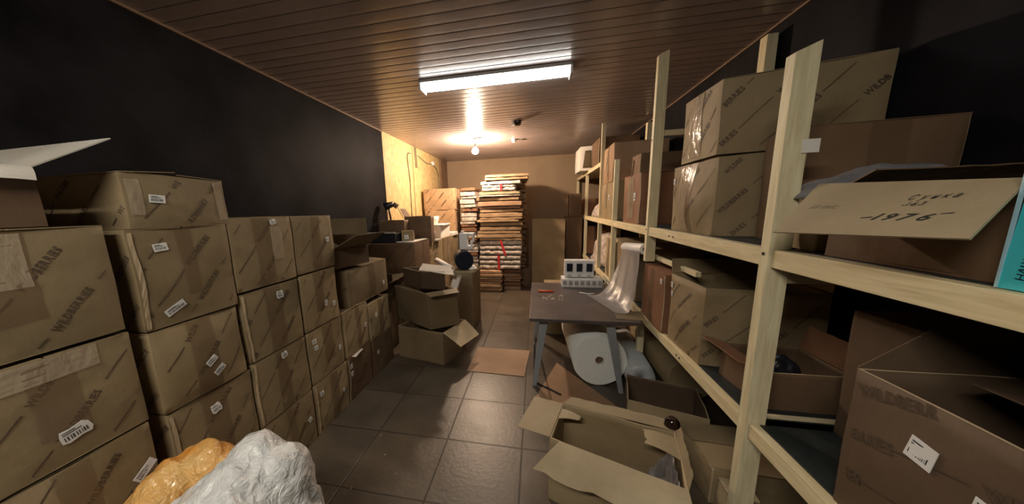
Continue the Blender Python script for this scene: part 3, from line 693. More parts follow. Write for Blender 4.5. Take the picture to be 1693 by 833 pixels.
bm = bmesh.new(); lathe(bm, (-1.50, 4.34, 1.075), [(.04, 0), (.052, .005), (.058, .10), (.05, .115), (.048, .118)]); obj('body', bm, 'grey_plastic', t)
bm = bmesh.new(); tube(bm, [(-1.55, 4.34, 1.19), (-1.53, 4.34, 1.22), (-1.50, 4.34, 1.228), (-1.47, 4.34, 1.21)], .008); obj('handle', bm, 'white_plastic', t)
bm = bmesh.new(); prism(bm, [(-1.62, 4.25), (-1.40, 4.26), (-1.40, 4.50), (-1.62, 4.5)], 1.055, 1.073); tag(obj('serving_tray', bm, 'grey_plastic', bevel=.004), 'flat grey tray under the ribbed jar', 'tray')
t = thing('paper_cup', 'white cup standing on a white carton beside the tan boxes', 'cup', (-1.66, 5.0, 1.27))
bm = bmesh.new(); lathe(bm, (-1.66, 4.98, 1.272), [(.050, 0), (.075, .125), (.071, .125), (.047, .006)]); obj('body', bm, 'paper', t)
bm = bmesh.new(); prism(bm, [(-1.70, 4.75), (-1.50, 4.77), (-1.46, 5.16), (-1.72, 5.15)], 1.052, 1.25); box(bm, (-1.73, 4.74, 1.25), (-1.45, 5.18, 1.268))
tag(obj('white_carton', bm, 'paper', bevel=.004), 'white carton with a wider lid under the paper cup', 'box')
bm = bmesh.new(); prism(bm, [(-1.66, 5.30), (-1.44, 5.32), (-1.42, 5.57), (-1.64, 5.57)], 1.043, 1.10)
tag(obj('white_carton', bm, 'paper', bevel=.004), 'flat white carton lying in front of the tan boxes', 'box')
# desk lamp like object on the dark wall corner
t = thing('desk_lamp', 'black lamp head on a thin stand against the end of the dark wall', 'lamp', (-1.98, 3.86, 1.125))
bm = bmesh.new(); tube(bm, [(-1.98, 4.05, 1.055), (-1.99, 4.05, 1.40), (-2.00, 4.03, 1.54)], .013); obj('stand', bm, 'black', t)
bm = bmesh.new(); cyl(bm, (-2.05, 4.00, 1.56), (-1.94, 4.06, 1.60), .055, .035); obj('lamp_head', bm, 'black', t)
bm = bmesh.new(); cyl(bm, (-1.94, 4.06, 1.60), (-1.89, 4.07, 1.56), .03, .04); obj('joint', bm, 'brown_trim', t)
bm = bmesh.new(); tube(bm, [(-1.90, 4.07, 1.58), (-1.86, 4.08, 1.49), (-1.82, 4.10, 1.40)], .004); obj('cord', bm, 'black', t)

# ------------------------------------------------------------------ pile in the aisle
carton('dark box on the floor behind the rotated pile, near the wall', rect(-2.05, -1.55, 2.82, 3.40), 0, .62, 70, mat='card_mid', top=False)
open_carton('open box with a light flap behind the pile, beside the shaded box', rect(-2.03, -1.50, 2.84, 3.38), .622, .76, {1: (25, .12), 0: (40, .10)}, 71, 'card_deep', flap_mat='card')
open_carton('bottom box of the aisle pile, one flap folded out to the right', [(-1.40, 2.83), (-.88, 2.70), (-.74, 3.08), (-1.28, 3.22)], 0, .33, {1: (-28, .22, -10, (.03, .03)), 2: (-60, .16)}, 72, 'card_mid', flap_mat='card_light')
mq = [(-1.50, 3.06), (-1.01, 2.73), (-.76, 2.93), (-1.26, 3.30)]
open_carton('rotated open box standing crosswise on the bottom box of the aisle pile', mq, .345, .73, {1: (-10, .10, 0), 3: (70, .1)}, 73, 'card_mid', lean=(-.01, -.06), bulge=.01)
open_carton('small dark box with a white paper lid sitting in the rotated box', [(-1.40, 3.05), (-1.13, 2.88), (-.88, 2.86), (-1.16, 3.16)], .72, .90, {}, 74, 'card_deep', bulge=.003)
def quadsheet(name, label, pts, mat, cat='paper', th=.003, thk=None, sub=5, amp=.006, group=None):
    bm = bmesh.new(); p = [Vector(q) for q in pts]
    g = [[bm.verts.new(p[0].lerp(p[1], i / sub).lerp(p[3].lerp(p[2], i / sub), j / sub) + Vector((0, 0, amp * noise.noise(Vector((i * .8 + p[0].x * 9, j * .8, p[0].y * 5)))))) for i in range(sub + 1)] for j in range(sub + 1)]
    for j in range(sub):
        for i in range(sub): bm.faces.new((g[j][i], g[j][i + 1], g[j + 1][i + 1], g[j + 1][i])).smooth = True
    bmesh.ops.solidify(bm, geom=bm.faces[:], thickness=th)
    return tag(obj(name, bm, mat), label, cat, group)
quadsheet('paper_sheet', 'white paper sheet lying slanted over the small dark box', [(-1.17, 2.92, .905), (-.76, 2.78, .885), (-.86, 3.02, .93), (-1.20, 3.12, .935)], 'paper')
quadsheet('crumpled_paper', 'crumpled white paper between the small dark box and the grey carton', [(-.86, 2.90, .66), (-.76, 2.90, .72), (-.74, 3.02, .84), (-.86, 3.05, .80)], 'paper', amp=.03)
t, sd = open_carton('tall grey-green carton in the aisle under the black roll', [(-1.04, 3.62), (-.76, 3.62), (-.74, 4.02), (-1.04, 4.02)], 0, .735, {1: (-70, .02)}, 75, 'card_mid')
obj('lid', B((-1.035, 3.625, .725), (-.765, 4.01, .738)), 'card_light', t)
bm = bmesh.new(); cyl(bm, (-1.26, 3.78, .86), (-.98, 3.50, .80), .034, n=24, bore=.024); obj_ = tag(obj('paper_tube', bm, 'paper'), 'white cardboard tube leaning beside the black roll', 'tube')
t = thing('film_roll', 'black roll of stretch film lying on its side on the tall carton', 'film roll', (-.90, 3.88, .74))
bm = bmesh.new(); cyl(bm, (-.88, 3.72, .865), (-.97, 3.98, .865), .118, n=32); obj('roll', bm, 'navy', t, bevel=.008)
bm = bmesh.new(); cyl(bm, (-.876, 3.708, .865), (-.88, 3.72, .865), .10, n=32); obj('end_disc', bm, 'navy', t)
t = thing('white_canister', 'white plastic canister with a handle hole on top of the black roll', 'canister', (-.88, 3.86, .985))
bm = bmesh.new()
box(bm, (-.965, 3.83, .99), (-.86, 3.93, 1.20)); box(bm, (-.86, 3.83, .99), (-.79, 3.93, 1.04)); box(bm, (-.86, 3.83, 1.16), (-.775, 3.93, 1.20)); box(bm, (-.80, 3.85, 1.08), (-.775, 3.91, 1.16)); box(bm, (-.83, 3.85, 1.04), (-.80, 3.91, 1.10))
obj('body', bm, 'white_plastic', t, bevel=.008)
bm = bmesh.new(); cyl(bm, (-.93, 3.88, 1.20), (-.93, 3.88, 1.225), .022); obj('cap', bm, 'white_plastic', t)
sheetblob('plastic_bag', 'crumpled white plastic scrap beside the black roll', 'plastic bag', (-.80, 3.80, .745), (.05, .06, .045), 'paper', 8, .012, 22)

# ------------------------------------------------------------------ bundle stacks at the back
rnd = random.Random(5)
def slab(name, label, cat, x0, x1, y0, y1, z0, z1, mat, rot=0.0, wav=.006, group=None, n=10, seed=0):
    bm = bmesh.new(); cx_, cy_ = (x0 + x1) / 2, (y0 + y1) / 2; c, s = math.cos(rot), math.sin(rot); top = []; bot = []
    for j in range(5):
        rt, rb = [], []
        for i in range(n + 1):
            x = x0 + (x1 - x0) * i / n - cx_; y = y0 + (y1 - y0) * j / 4 - cy_
            e = 1 if j in (0, 4) or i in (0, n) else 0
            w_ = noise.noise(Vector((i * .7 + seed, j * .6, z0 * 9))) * wav
            jx = noise.noise(Vector((j * 2.1, seed, i))) * .010 * e; jy = noise.noise(Vector((i * 1.3, seed + 4, j))) * .010 * e
            X_ = cx_ + (x + jx) * c - (y + jy) * s; Y_ = cy_ + (x + jx) * s + (y + jy) * c
            rt.append(bm.verts.new((X_, Y_, z1 + w_ - (.3 * (z1 - z0) * e)))); rb.append(bm.verts.new((X_, Y_, z0 + max(w_, -.002) * .4)))
        top.append(rt); bot.append(rb)
    for j in range(4):
        for i in range(n):
            bm.faces.new((top[j][i], top[j][i + 1], top[j + 1][i + 1], top[j + 1][i])); bm.faces.new((bot[j][i], bot[j + 1][i], bot[j + 1][i + 1], bot[j][i + 1]))
    for i in range(n):
        bm.faces.new((bot[0][i], bot[0][i + 1], top[0][i + 1], top[0][i])); bm.faces.new((bot[4][i], top[4][i], top[4][i + 1], bot[4][i + 1]))
    for j in range(4):
        bm.faces.new((bot[j][0], top[j][0], top[j + 1][0], bot[j + 1][0])); bm.faces.new((bot[j][n], bot[j + 1][n], top[j + 1][n], top[j][n]))
    return tag(obj(name, bm, mat), label, cat, group)
GS = 'flattened cardboard boxes in the tall stack'
def flats(x0, x1, y0, y1, z0, z1, n, label, mats, group, seed, j=.02, wav=.010):
    r = random.Random(seed); cuts = [0]
    for i in range(n): cuts.append(cuts[-1] + r.uniform(.6, 1.4))
    cuts = [z0 + c / cuts[-1] * (z1 - z0) for c in cuts]
    for i in range(n):
        dx = r.uniform(-j, j); e = r.uniform(-j, j)
        slab('flattened_cardboard', label, 'flattened box', x0 + dx, x1 + dx + e, y0 + r.uniform(-.03, .02), y1, cuts[i] + .0005, cuts[i + 1] - .001, r.choice(mats), r.uniform(-.03, .03), wav, group, seed=seed + i * 3.7)
flats(-1.03, -.61, 5.42, 5.80, .001, .40, 8, 'flattened cardboard in the short low stack at the left foot of the tall stack', ['flat_card', 'flat_card2'], 'flattened boxes at the left foot of the tall stack', 1, .012)
flats(-.58, -.28, 5.62, 6.0, .001, .40, 6, 'flattened cardboard in the short low stack at the right foot of the tall stack', ['flat_card2', 'card_red'], 'flattened boxes at the right foot of the tall stack', 2, .012)
def bundle(label, x0, x1, y0, y1, z0, z1, mat, tx, seed, tilt=0):
    t = thing('paper_bundle', label, 'bundle', ((x0 + x1) / 2, (y0 + y1) / 2, z0)); nn = max(2, round((z1 - z0) / .085)); h = (z1 - z0) / nn
    bm = bmesh.new(); bm2 = bmesh.new()
    for k in range(nn):
        n = 14; zz0 = z0 + k * h; r = random.Random(seed + k)
        prev = None
        for i in range(n + 1):
            x = x0 + (x1 - x0) * i / n; wv = noise.noise(Vector((i * .6, k, seed))) * .022; yy = y0 + noise.noise(Vector((i * .9, k * 3, seed))) * .02
            e = .7 if i in (0, n) else 1
            ring = [bm.verts.new((x, yy, zz0 + .15 * h + wv * .4)), bm.verts.new((x, yy - .012 * e, zz0 + h * .5 + wv)), bm.verts.new((x, yy, zz0 + h * .9 + wv * .6)), bm.verts.new((x, y1, zz0 + h * .95)), bm.verts.new((x, y1, zz0 + .05 * h))]
            if prev:
                for a in range(5): bm.faces.new((prev[a], ring[a], ring[(a + 1) % 5], prev[(a + 1) % 5]))
            else: bm.faces.new(ring)
            prev = ring
        bm.faces.new(prev[::-1])
    obj('paper', bm, mat, t)
    prism(bm2, [(tx - .02, y0 - .03), (tx + .02, y0 - .03), (tx + .02, y0 - .022), (tx - .02, y0 - .022)], z0, z1 + .003)
    for v in bm2.verts: v.co.x += tilt * (1 - (v.co.z - z0) / (z1 - z0))
    box(bm2, (tx - .02, y0 - .03, z1), (tx + .02, y1, z1 + .003))
    obj('strap', bm2, 'red', t); return t
bundle('lower newspaper bundle with an upright red strap near the foot of the tall stack', -1.01, -.28, 5.50, 6.0, .405, .66, 'newsprint', -.66, 3)
bundle('upper newspaper bundle with a slanting red strap in the tall stack', -1.0, -.26, 5.50, 6.0, .665, .93, 'newsprint', -.62, 9, .08)
flats(-1.01, -.27, 5.47, 6.0, .935, 1.70, 12, 'flattened brown cardboard in the long middle run of the tall stack', ['flat_card', 'flat_card', 'flat_card2'], GS, 3, .03)
bundle('white paper bundle with a red strap near the top of the tall stack', -.93, -.37, 5.47, 5.95, 1.79, 1.90, 'paper', -.60, 20)
flats(-.98, -.28, 5.47, 5.98, 1.702, 1.788, 2, 'pale flattened sheets just below the white strapped bundle', ['newsprint', 'card_light'], 'pale sheets under the white bundle', 8, .02)
flats(-.93, -.25, 5.47, 6.0, 1.905, 1.97, 1, 'crumpled dark flattened box on the white strapped bundle', ['plastic_wrap'], 'crumpled flattened box above the white bundle', 4, .02, .012)
flats(-.88, -.15, 5.47, 6.05, 1.972, 2.07, 2, 'flattened cardboard forming the overhanging top of the tall stack', ['flat_card2', 'flat_card'], 'overhanging flattened boxes topping the tall stack', 6, .015)
flats(-1.34, -1.06, 5.56, 6.1, .35, 1.88, 24, 'plastic-wrapped flattened sheet in the narrow grey stack left of the tall stack', ['plastic_wrap', 'newsprint', 'plastic_wrap', 'card_red'], 'wrapped sheets in the narrow grey stack', 7, .018, .008)
flats(-.92, -.20, 6.09, 6.52, .001, 2.15, 22, 'flattened cardboard in the unseen second tall stack added behind the first by the back wall', ['flat_card', 'flat_card2'], 'flattened boxes in the added rear stack', 12, .015)  # unseen stack, added to cast the higher shadow on the back wall
carton('low box carrying the narrow stack of wrapped sheets', rect(-1.37, -1.09, 5.6, 6.1), 0, .348, 77, top=False)

# back wall, right part
t = thing('leaning_cardboard', 'tall flat cardboard sheet with a brown stain leaning behind the table', 'cardboard sheet', (.2, 5.9, 0))
bm = bmesh.new(); a = [( -.08, 5.82, .0), (.50, 5.80, .0), (.51, 5.92, 1.27), (-.08, 5.94, 1.28)]
lo = [bm.verts.new(p) for p in a]; hi = [bm.verts.new((p[0], p[1] + .03, p[2])) for p in a]
bm.faces.new(lo); bm.faces.new(hi[::-1])
for i in range(4): bm.faces.new((lo[i], hi[i], hi[(i + 1) % 4], lo[(i + 1) % 4]))
obj('sheet', bm, 'card', t)
bm = bmesh.new(); prism(bm, [(-.14, 5.90), (-.09, 5.90), (-.09, 5.94), (-.14, 5.94)], 0, 1.10); obj('folded_edge', bm, 'card_dark', t)
carton('tall dark brown carton beside the leaning cardboard sheet', rect(.54, .82, 6.05, 6.55), 0, 1.29, 80, 'card_dark', prints=(), tape=())
carton('small dark brown box on the tall brown carton by the back wall', rect(.60, .80, 6.12, 6.4), 1.292, 1.72, 81, 'card_dark', prints=(), tape=())
carton('low dark box on the floor between the tall stack and the leaning sheet', rect(-.24, -.13, 5.95, 6.5), 0, .34, 82, 'card_dark', prints=(), tape=())

# ------------------------------------------------------------------ table and things on it
t = thing('work_table', 'low dark scratched table on tapered grey metal legs by the shelving', 'table', (.35, 2.95, 0))
bm = bmesh.new(); prism(bm, [(-.05, 2.36), (.76, 2.36), (.76, 3.56), (-.05, 3.56)], .615, .642); obj('tabletop', bm, ['table_top'], t, bevel=.003)
bm = bmesh.new(); prism(bm, [(.0, 2.50), (.74, 2.50), (.74, 2.53), (.0, 2.53)], .57, .614); prism(bm, [(.0, 3.40), (.74, 3.40), (.74, 3.43), (.0, 3.43)], .57, .614); obj('apron', bm, 'black', t)
for sx, sy in ((0, 0), (1, 0), (0, 1), (1, 1)):
    xt, yt = (.065 if not sx else .56), (2.46 if not sy else 3.40); xb, yb = (-.01 if not sx else .675), (2.475 if not sy else 3.45)
    bm = bmesh.new(); wt, wb = .048, .018
    a = [bm.verts.new((xb + sgx * wb, yb + sgy * .012, 0)) for sgx, sgy in ((-1, -1), (1, -1), (1, 1), (-1, 1))]
    b = [bm.verts.new((xt + sgx * wt * .7, yt + sgy * .02, .612)) for sgx, sgy in ((-1, -1), (1, -1), (1, 1), (-1, 1))]
    bm.faces.new(a[::-1]); bm.faces.new(b)
    for i in range(4): bm.faces.new((a[i], a[(i + 1) % 4], b[(i + 1) % 4], b[i]))
    obj('leg', bm, 'steel', t, bevel=.003)
bm = bmesh.new(); tube(bm, [(-.01, 2.50, .01), (-.01, 2.6, .30), (-.005, 3.45, .02)], .008); tube(bm, [(-.01, 2.52, .012), (.2, 2.36, .008)], .008); obj('brace', bm, 'black', t)
def vent_block(name, label, x0, x1, y0, y1, z0, z1, nwin):
    t = thing(name, label, 'plastic rack', ((x0 + x1) / 2, y0, z0)); bm = bmesh.new()
    box(bm, (x0, y0 + .01, z0), (x1, y1, z1)); obj('body', bm, 'white_plastic', t, bevel=.006)
    w_ = (x1 - x0) / nwin
    for k in range(nwin):
        cx_ = x0 + w_ * (k + .5); bm = bmesh.new(); zc = (z0 + z1) / 2 + (z1 - z0) * .08; hw, hh = w_ * .30, (z1 - z0) * .24
        box(bm, (cx_ - hw, y0, zc - hh), (cx_ + hw, y0 + .012, zc + hh)); obj('window', bm, 'navy' if nwin < 6 else 'grey_plastic', t, bevel=.003)
    bm = bmesh.new()
    for k in range(nwin):
        cx_ = x0 + w_ * (k + .5); box(bm, (cx_ - w_ * .18, y0 + .004, z0 + .012), (cx_ + w_ * .18, y0 + .012, z0 + (z1 - z0) * .13))
    obj('slots', bm, 'grey_plastic', t)
vent_block('socket_panel', 'white plastic block with three dark windows on the far end of the table', .30, .60, 3.40, 3.52, .745, .925, 3)
vent_block('cable_tray', 'flat white plastic tray with grey cells under the windowed block', .27, .68, 3.34, 3.54, .643, .735, 7)
bm = bmesh.new(); tube(bm, [(.68, 3.40, .66), (.72, 3.36, .72), (.68, 3.34, .78), (.74, 3.30, .70), (.71, 3.27, .655)], .008)
tag(obj('coiled_wire', bm, 'paper'), 'loop of pale wire beside the white plastic tray', 'wire')
bm = bmesh.new(); cyl(bm, (.02, 3.14, .653), (.17, 3.15, .653), .010, n=10); tag(obj('orange_marker', bm, 'orange'), 'orange marker lying on the far left of the dark table', 'marker')
bm = bmesh.new(); rr = random.Random(4)
for k in range(22): x, y = rr.uniform(.06, .26), rr.uniform(2.86, 3.04); obox(bm, (x, y, .646), (rr.uniform(.008, .03), .006, .004), rr.uniform(0, 3))
o = tag(obj('scraps', bm, 'debris'), 'scattering of tan scraps on the dark table near the orange marker', 'scraps'); o['kind'] = 'stuff'
bm = bmesh.new(); tube(bm, [(.42, 3.14, .648), (.50, 3.10, .648), (.56, 3.12, .648)], .005); tag(obj('thin_stick', bm, 'paper'), 'thin pale stick lying in the middle of the dark table', 'stick')
# film roll on the shelf rod and its hanging sheet
t = thing('packing_film_roll', 'white roll of clear film on the shelf rod with its sheet hanging onto the table', 'film roll', (.83, 2.98, 1.12))
bm = bmesh.new(); cyl(bm, (.865, 2.72, 1.135), (.865, 3.30, 1.08), .046, n=28, bore=.022); obj('roll', bm, 'white_plastic', t, bevel=.002)
bm = bmesh.new(); L_ = [(.826, 2.74, 1.12), (.812, 2.68, 1.00), (.79, 2.62, .86), (.77, 2.58, .76), (.735, 2.53, .69), (.69, 2.52, .655), (.62, 2.55, .648)]
R_ = [(.826, 3.26, 1.075), (.79, 3.22, .95), (.74, 3.16, .84), (.69, 3.10, .75), (.63, 3.06, .69), (.56, 3.04, .655), (.47, 3.10, .648)]
def catm(P_, n):
    out = []
    for k in range(n + 1):
        u = k / n * (len(P_) - 1); i = min(int(u), len(P_) - 2); f = u - i
        p0, p1, p2, p3 = [Vector(P_[max(0, min(len(P_) - 1, i + d))]) for d in (-1, 0, 1, 2)]
        out.append(.5 * ((2 * p1) + (p2 - p0) * f + (2 * p0 - 5 * p1 + 4 * p2 - p3) * f * f + (3 * p1 - p0 - 3 * p2 + p3) * f ** 3))
    return out
a, b = catm(L_, 24), catm(R_, 24); rows = []
for k in range(25):
    rows.append([bm.verts.new(a[k].lerp(b[k], i / 14) + Vector((-.016 * math.sin(i * 1.3 + k * .1) * math.sin(math.pi * min(1, k / 20)), 0, .012 * math.sin(i * .9) * (k / 24 if k < 18 else 0)))) for i in range(15)])
for k in range(24):
    for i in range(14): bm.faces.new((rows[k][i], rows[k][i + 1], rows[k + 1][i + 1], rows[k + 1][i]))
for v in bm.verts: v.co.z = max(v.co.z, .646)
obj('film_sheet', bm, 'film', t, smooth=True)
quadsheet('cardboard_scrap', 'tan cardboard scrap on the table corner under the film sheet', [(.60, 2.42, .645), (.80, 2.40, .645), (.83, 2.62, .645), (.62, 2.60, .645)], 'card_light', 'cardboard', amp=.001)

# bubble wrap rolls under the table
t = thing('bubble_wrap_roll', 'big white bubble wrap roll lying under the table, end facing out', 'bubble wrap roll', (.5, 2.9, 0))
bm = bmesh.new(); cyl(bm, (.520, 2.56, .222), (.49, 3.36, .222), .215, n=48, bore=.036)
for v in bm.verts: v.co += Vector((1, 0, 1)) * noise.noise(v.co * 8) * .006
obj('roll', bm, 'bubble', t)
bm = bmesh.new(); cyl(bm, (.520, 2.59, .222), (.49, 3.3, .222), .0355, n=24); obj('core', bm, 'card_dark', t)
bm = bmesh.new(); cyl(bm, (.825, 2.50, .135), (.86, 3.3, .12), .110, n=36, bore=.02)
for v in bm.verts: v.co += Vector((1, .5, 1)) * noise.noise(v.co * 9) * .03; v.co.z = max(v.co.z, .002)
tag(obj('plastic_film_roll', bm, 'plastic_grey', smooth=True), 'loose greyish roll of plastic beside the big bubble wrap roll', 'film roll')
carton('box standing behind the table under the shelving', rect(.10, .70, 3.62, 4.1), 0, .55, 84, prints=(), tape=())

# ------------------------------------------------------------------ boxes on the right shelves
GR = 'boxes on the pine shelving'
ZM, ZL = 1.3205, .6095
def RB(label, quad, z0, z1, seed, **k):
    k.setdefault('prints', (0, 3)); k.setdefault('tape', (3,))
    return carton(label, quad, z0, z1, seed, group=GR, **k)
RB('wide lower box with shiny tape on the middle shelf between the tall posts', [(.90, 1.86), (1.44, 1.72), (1.46, 2.28), (.895, 2.36)], ZM, 1.722, 101, shiny=[(3, .28, .50, .05, .98)], bulge=.02, labels=[(3, .06, .78, .035, .035, 0)], top=False)
RB('upper box with glittering tape, highest on the shelving between the two tall posts', [(.90, 1.885), (1.45, 1.74), (1.46, 2.20), (.90, 2.29)], 1.735, 2.095, 102, shiny=[(3, .22, .60, .05, .98)], bulge=.006, size=.034)
RB('dark brown box behind the second tall post, against the wall', [(1.03, 1.52), (1.455, 1.46), (1.46, 1.70), (1.04, 1.76)], ZM, 1.775, 103, mat='card_dark', prints=(), tape=(0,))
RB('narrow carton on the middle shelf beyond the first post, speckled with tape', [(.88, 3.02), (1.44, 3.0), (1.44, 3.50), (.88, 3.52)], ZM, 1.765, 104, mat='card_red', shiny=[(3, .3, .7, .1, .95)], labels=[(3, .75, .55, .05, .07, 0)], prints=())
RB('lower far carton with white spots on the middle shelf', [(.88, 4.04), (1.44, 4.02), (1.44, 4.64), (.88, 4.64)], ZM, 1.765, 105, mat='card', shiny=[(3, .35, .6, .3, .9)], labels=[(3, .8, .6, .05, .06, 0)], prints=(), top=False)
RB('upper far carton stacked beside the post that reaches the ceiling', [(.88, 4.06), (1.44, 4.0), (1.44, 4.60), (.88, 4.60)], 1.77, 2.21, 106, mat='flat_card2', shiny=[(3, .35, .6, .3, .9)], prints=())
RB('large box filling the middle shelf behind the narrow carton', [(1.02, 3.54), (1.44, 3.54), (1.44, 3.83), (1.02, 3.83)], ZM, 2.0, 107, mat='card_dark', prints=(), tape=())
RB('brown box on the highest far shelf', [(.87, 4.95), (1.40, 4.95), (1.40, 5.55), (.87, 5.55)], 2.079, 2.45, 108, mat='card_dark', prints=(), tape=())
t = RB('pale box wrapped in white paper overhanging the highest far shelf', [(.72, 5.75), (1.3, 5.65), (1.34, 6.4), (.70, 6.3)], 2.079, 2.47, 109, mat='paper', prints=(), tape=())
quadsheet('wrapping_paper', 'torn brown patch of wrapping on the pale overhanging box', [(.76, 5.735, 2.12), (.90, 5.71, 2.12), (.88, 5.715, 2.40), (.79, 5.73, 2.40)], 'card', 'paper', amp=.0)
sheetblob('plastic_bag', 'whitish bundle of plastic on the far middle shelf', 'plastic bag', (1.10, 5.3, ZM), (.20, .42, .25), 'plastic_wrap', 11, .03, 7)
carton('small open-fronted box under the whitish bundle at the shelf end', rect(.90, 1.35, 6.1, 6.9), ZM, 1.62, 110, 'card_red', prints=(), tape=(), group=GR)
# lower level
RB('reddish box on the low shelf beside the first post', [(.85, 2.26), (1.40, 2.24), (1.42, 2.74), (.865, 2.74)], ZL, 1.02, 111, mat='card_red', prints=(), labels=[(3, .9, .88, .035, .035, 0)])
t, sd = open_carton('rounded tan box with an open dark top on the low shelf', [(.885, 1.82), (1.40, 1.76), (1.42, 2.20), (.87, 2.20)], ZL, 1.045, {2: (60, .10), 1: (80, .1)}, 112, 'card', prints=(0, 3), labels=[(3, .06, .85, .03, .03, 0), (3, .08, .72, .03, .03, 0)], bulge=.022, group=GR, name='open_cardboard_box')
open_carton('small open box with one flap tipped forward on the low shelf by the second post', [(.97, 1.44), (1.26, 1.44), (1.26, 1.72), (.95, 1.74)], ZL, .78, {3: (18, .12, 0, (.01, .01)), 1: (80, .12)}, 113, 'card_dark', group=GR, flap_mat='card_red')
sheetblob('crumpled_bag', 'dark crumpled bag sticking out of the small open box', 'plastic bag', (1.08, 1.56, .70), (.07, .07, .10), 'black', 14, .02, 12)
RB('tan box on the low shelf behind the hanging film', [(.90, 3.02), (1.42, 3.0), (1.42, 3.72), (.90, 3.74)], ZL, 1.10, 114, mat='card', prints=(), shiny=[(3, .3, .5, .2, .9)])
RB('narrow tan box on the low shelf beyond the hanging film', [(.88, 3.92), (1.42, 3.9), (1.42, 4.25), (.88, 4.27)], ZL, 1.08, 115, mat='card_light', prints=())
sheetblob('plastic_bag', 'heap of white and black plastic on the far low shelf', 'plastic bag', (1.08, 5.1, ZL), (.20, .38, .46), 'plastic_wrap', 17, .05, 6)
carton('brown box at the far end of the low shelf', rect(.90, 1.40, 6.1, 6.9), ZL, 1.12, 116, 'card_red', prints=(), tape=(), group=GR)
# crumpled bag near tall post, mid shelf
sheetblob('plastic_bag', 'grey crumpled plastic bag behind the tall post on the middle shelf', 'plastic bag', (1.16, 1.31, 1.50), (.26, .12, .09), 'grey_bag', 19, .02, 9)
carton('box carrying the grey bag behind the tall post', [(.93, 1.27), (1.40, 1.22), (1.42, 1.40), (.95, 1.44)], ZM, 1.498, 117, 'card', prints=(), tape=(), top=False, group=GR)
# flap box with handwriting
fq = [(.905, .80), (1.42, .80), (1.42, 1.19), (.905, 1.19)]
t, sd = open_carton('open dark box whose pale front flap with black handwriting juts over the middle shelf', fq, ZM, 1.52, {1: (80, .12), 2: (150, .1)}, 118, 'card_dark', group=GR)
# front flap: hinge on the box rim, free edge hanging out over the aisle
Hh = [Vector((.905, 1.255, 1.545)), Vector((.905, .80, 1.525))]; Ff = [Vector((.75, 1.185, 1.395)), Vector((.75, .715, 1.42))]
def FP(u, v, off=0.0):   # u 0..1 far->near, v 0..1 free edge->hinge
    p = Ff[0].lerp(Ff[1], u).lerp(Hh[0].lerp(Hh[1], u), v); n = (Ff[1] - Ff[0]).cross(Hh[0] - Ff[0]).normalized()
    if n.z < 0: n = -n
    return p + n * off
bm = bmesh.new(); n = 8
for off, inv in ((.002, 0), (-.002, 1)):
    g = [[bm.verts.new(FP(i / n, j / 3, off)) for i in range(n + 1)] for j in range(4)]
    for j in range(3):
        for i in range(n): q = (g[j][i], g[j][i + 1], g[j + 1][i + 1], g[j + 1][i]); bm.faces.new(q if not inv else q[::-1])
    if inv:
        for i in range(n):
            bm.faces.new((go[0][i], g[0][i], g[0][i + 1], go[0][i + 1])); bm.faces.new((go[3][i], go[3][i + 1], g[3][i + 1], g[3][i]))
        for j in range(3):
            bm.faces.new((go[j][0], go[j + 1][0], g[j + 1][0], g[j][0])); bm.faces.new((go[j][n], g[j][n], g[j + 1][n], go[j + 1][n]))
    go = g
LW_, LH_ = .46, .21
Fw = lambda x, y: FP(x / LW_, y / LH_, .0032)
write(bm, Fw, 'Сунка', .300, .132, .027, R(6), 1, wscale=.80, shear=.6, off=0.004)
write(bm, Fw, '-163', .298, .108, .020, R(6), 1, wscale=1.2, shear=.4, off=.0)
write(bm, Fw, '1976', .262, .056, .036, R(0), 1, wscale=1.25, shear=.5, off=.012)
for q0, q1 in (((.235, .062), (.262, .066)), ((.385, .080), (.405, .083))):
    e0, e1 = Fw(*q0), Fw(*q1); v = [bm.verts.new(Fw(q0[0], q0[1])), bm.verts.new(Fw(q1[0], q1[1])), bm.verts.new(Fw(q1[0], q1[1] + .003)), bm.verts.new(Fw(q0[0], q0[1] + .002))]
    bm.faces.new(v).material_index = 1
write(bm, Fw, 'ATAKC', .055, .100, .020, 0, 2, wscale=1.25, shear=.2, off=0)
KEEP.add(id(bm))
fo = obj('flap', bm, ['card_light', 'ink_marker', 'ink_pencil'], t); fo['label'] = 'pale front flap with black handwriting'
# teal box
t = thing('teal_box', 'bright teal printed box at the right edge of the middle shelf', 'box', (1.1, .55, ZM), None)
bm = bmesh.new(); a = [bm.verts.new(p) for p in ((.87, .775, ZM), (1.30, .775, ZM), (1.30, .30, ZM), (.87, .30, ZM))]
b = [bm.verts.new(p) for p in ((.87, .765, 1.62), (1.30, .765, 1.62), (1.30, .29, 1.62), (.87, .29, 1.62))]
bm.faces.new(a[::-1]); bm.faces.new(b)
for i in range(4): bm.faces.new((a[i], a[(i + 1) % 4], b[(i + 1) % 4], b[i]))
bmesh.ops.recalc_face_normals(bm, faces=bm.faces)
Ft = lambda x, y: Vector((.8685, .775 - x, ZM + y))
write(bm, Ft, 'НАШИ', .034, .02, .018, R(84), 1, off=.0); write(bm, Ft, 'ТЕХНО', .066, .02, .022, R(84), 1, off=.0)
KEEP.add(id(bm)); obj('body', bm, ['teal', 'navy'], t)
bm = bmesh.new(); prism(bm, [(.868, .7735), (.872, .7735), (.872, .7775), (.868, .7775)], ZM, 1.62); obj('corner_edge', bm, 'teal_edge', t)
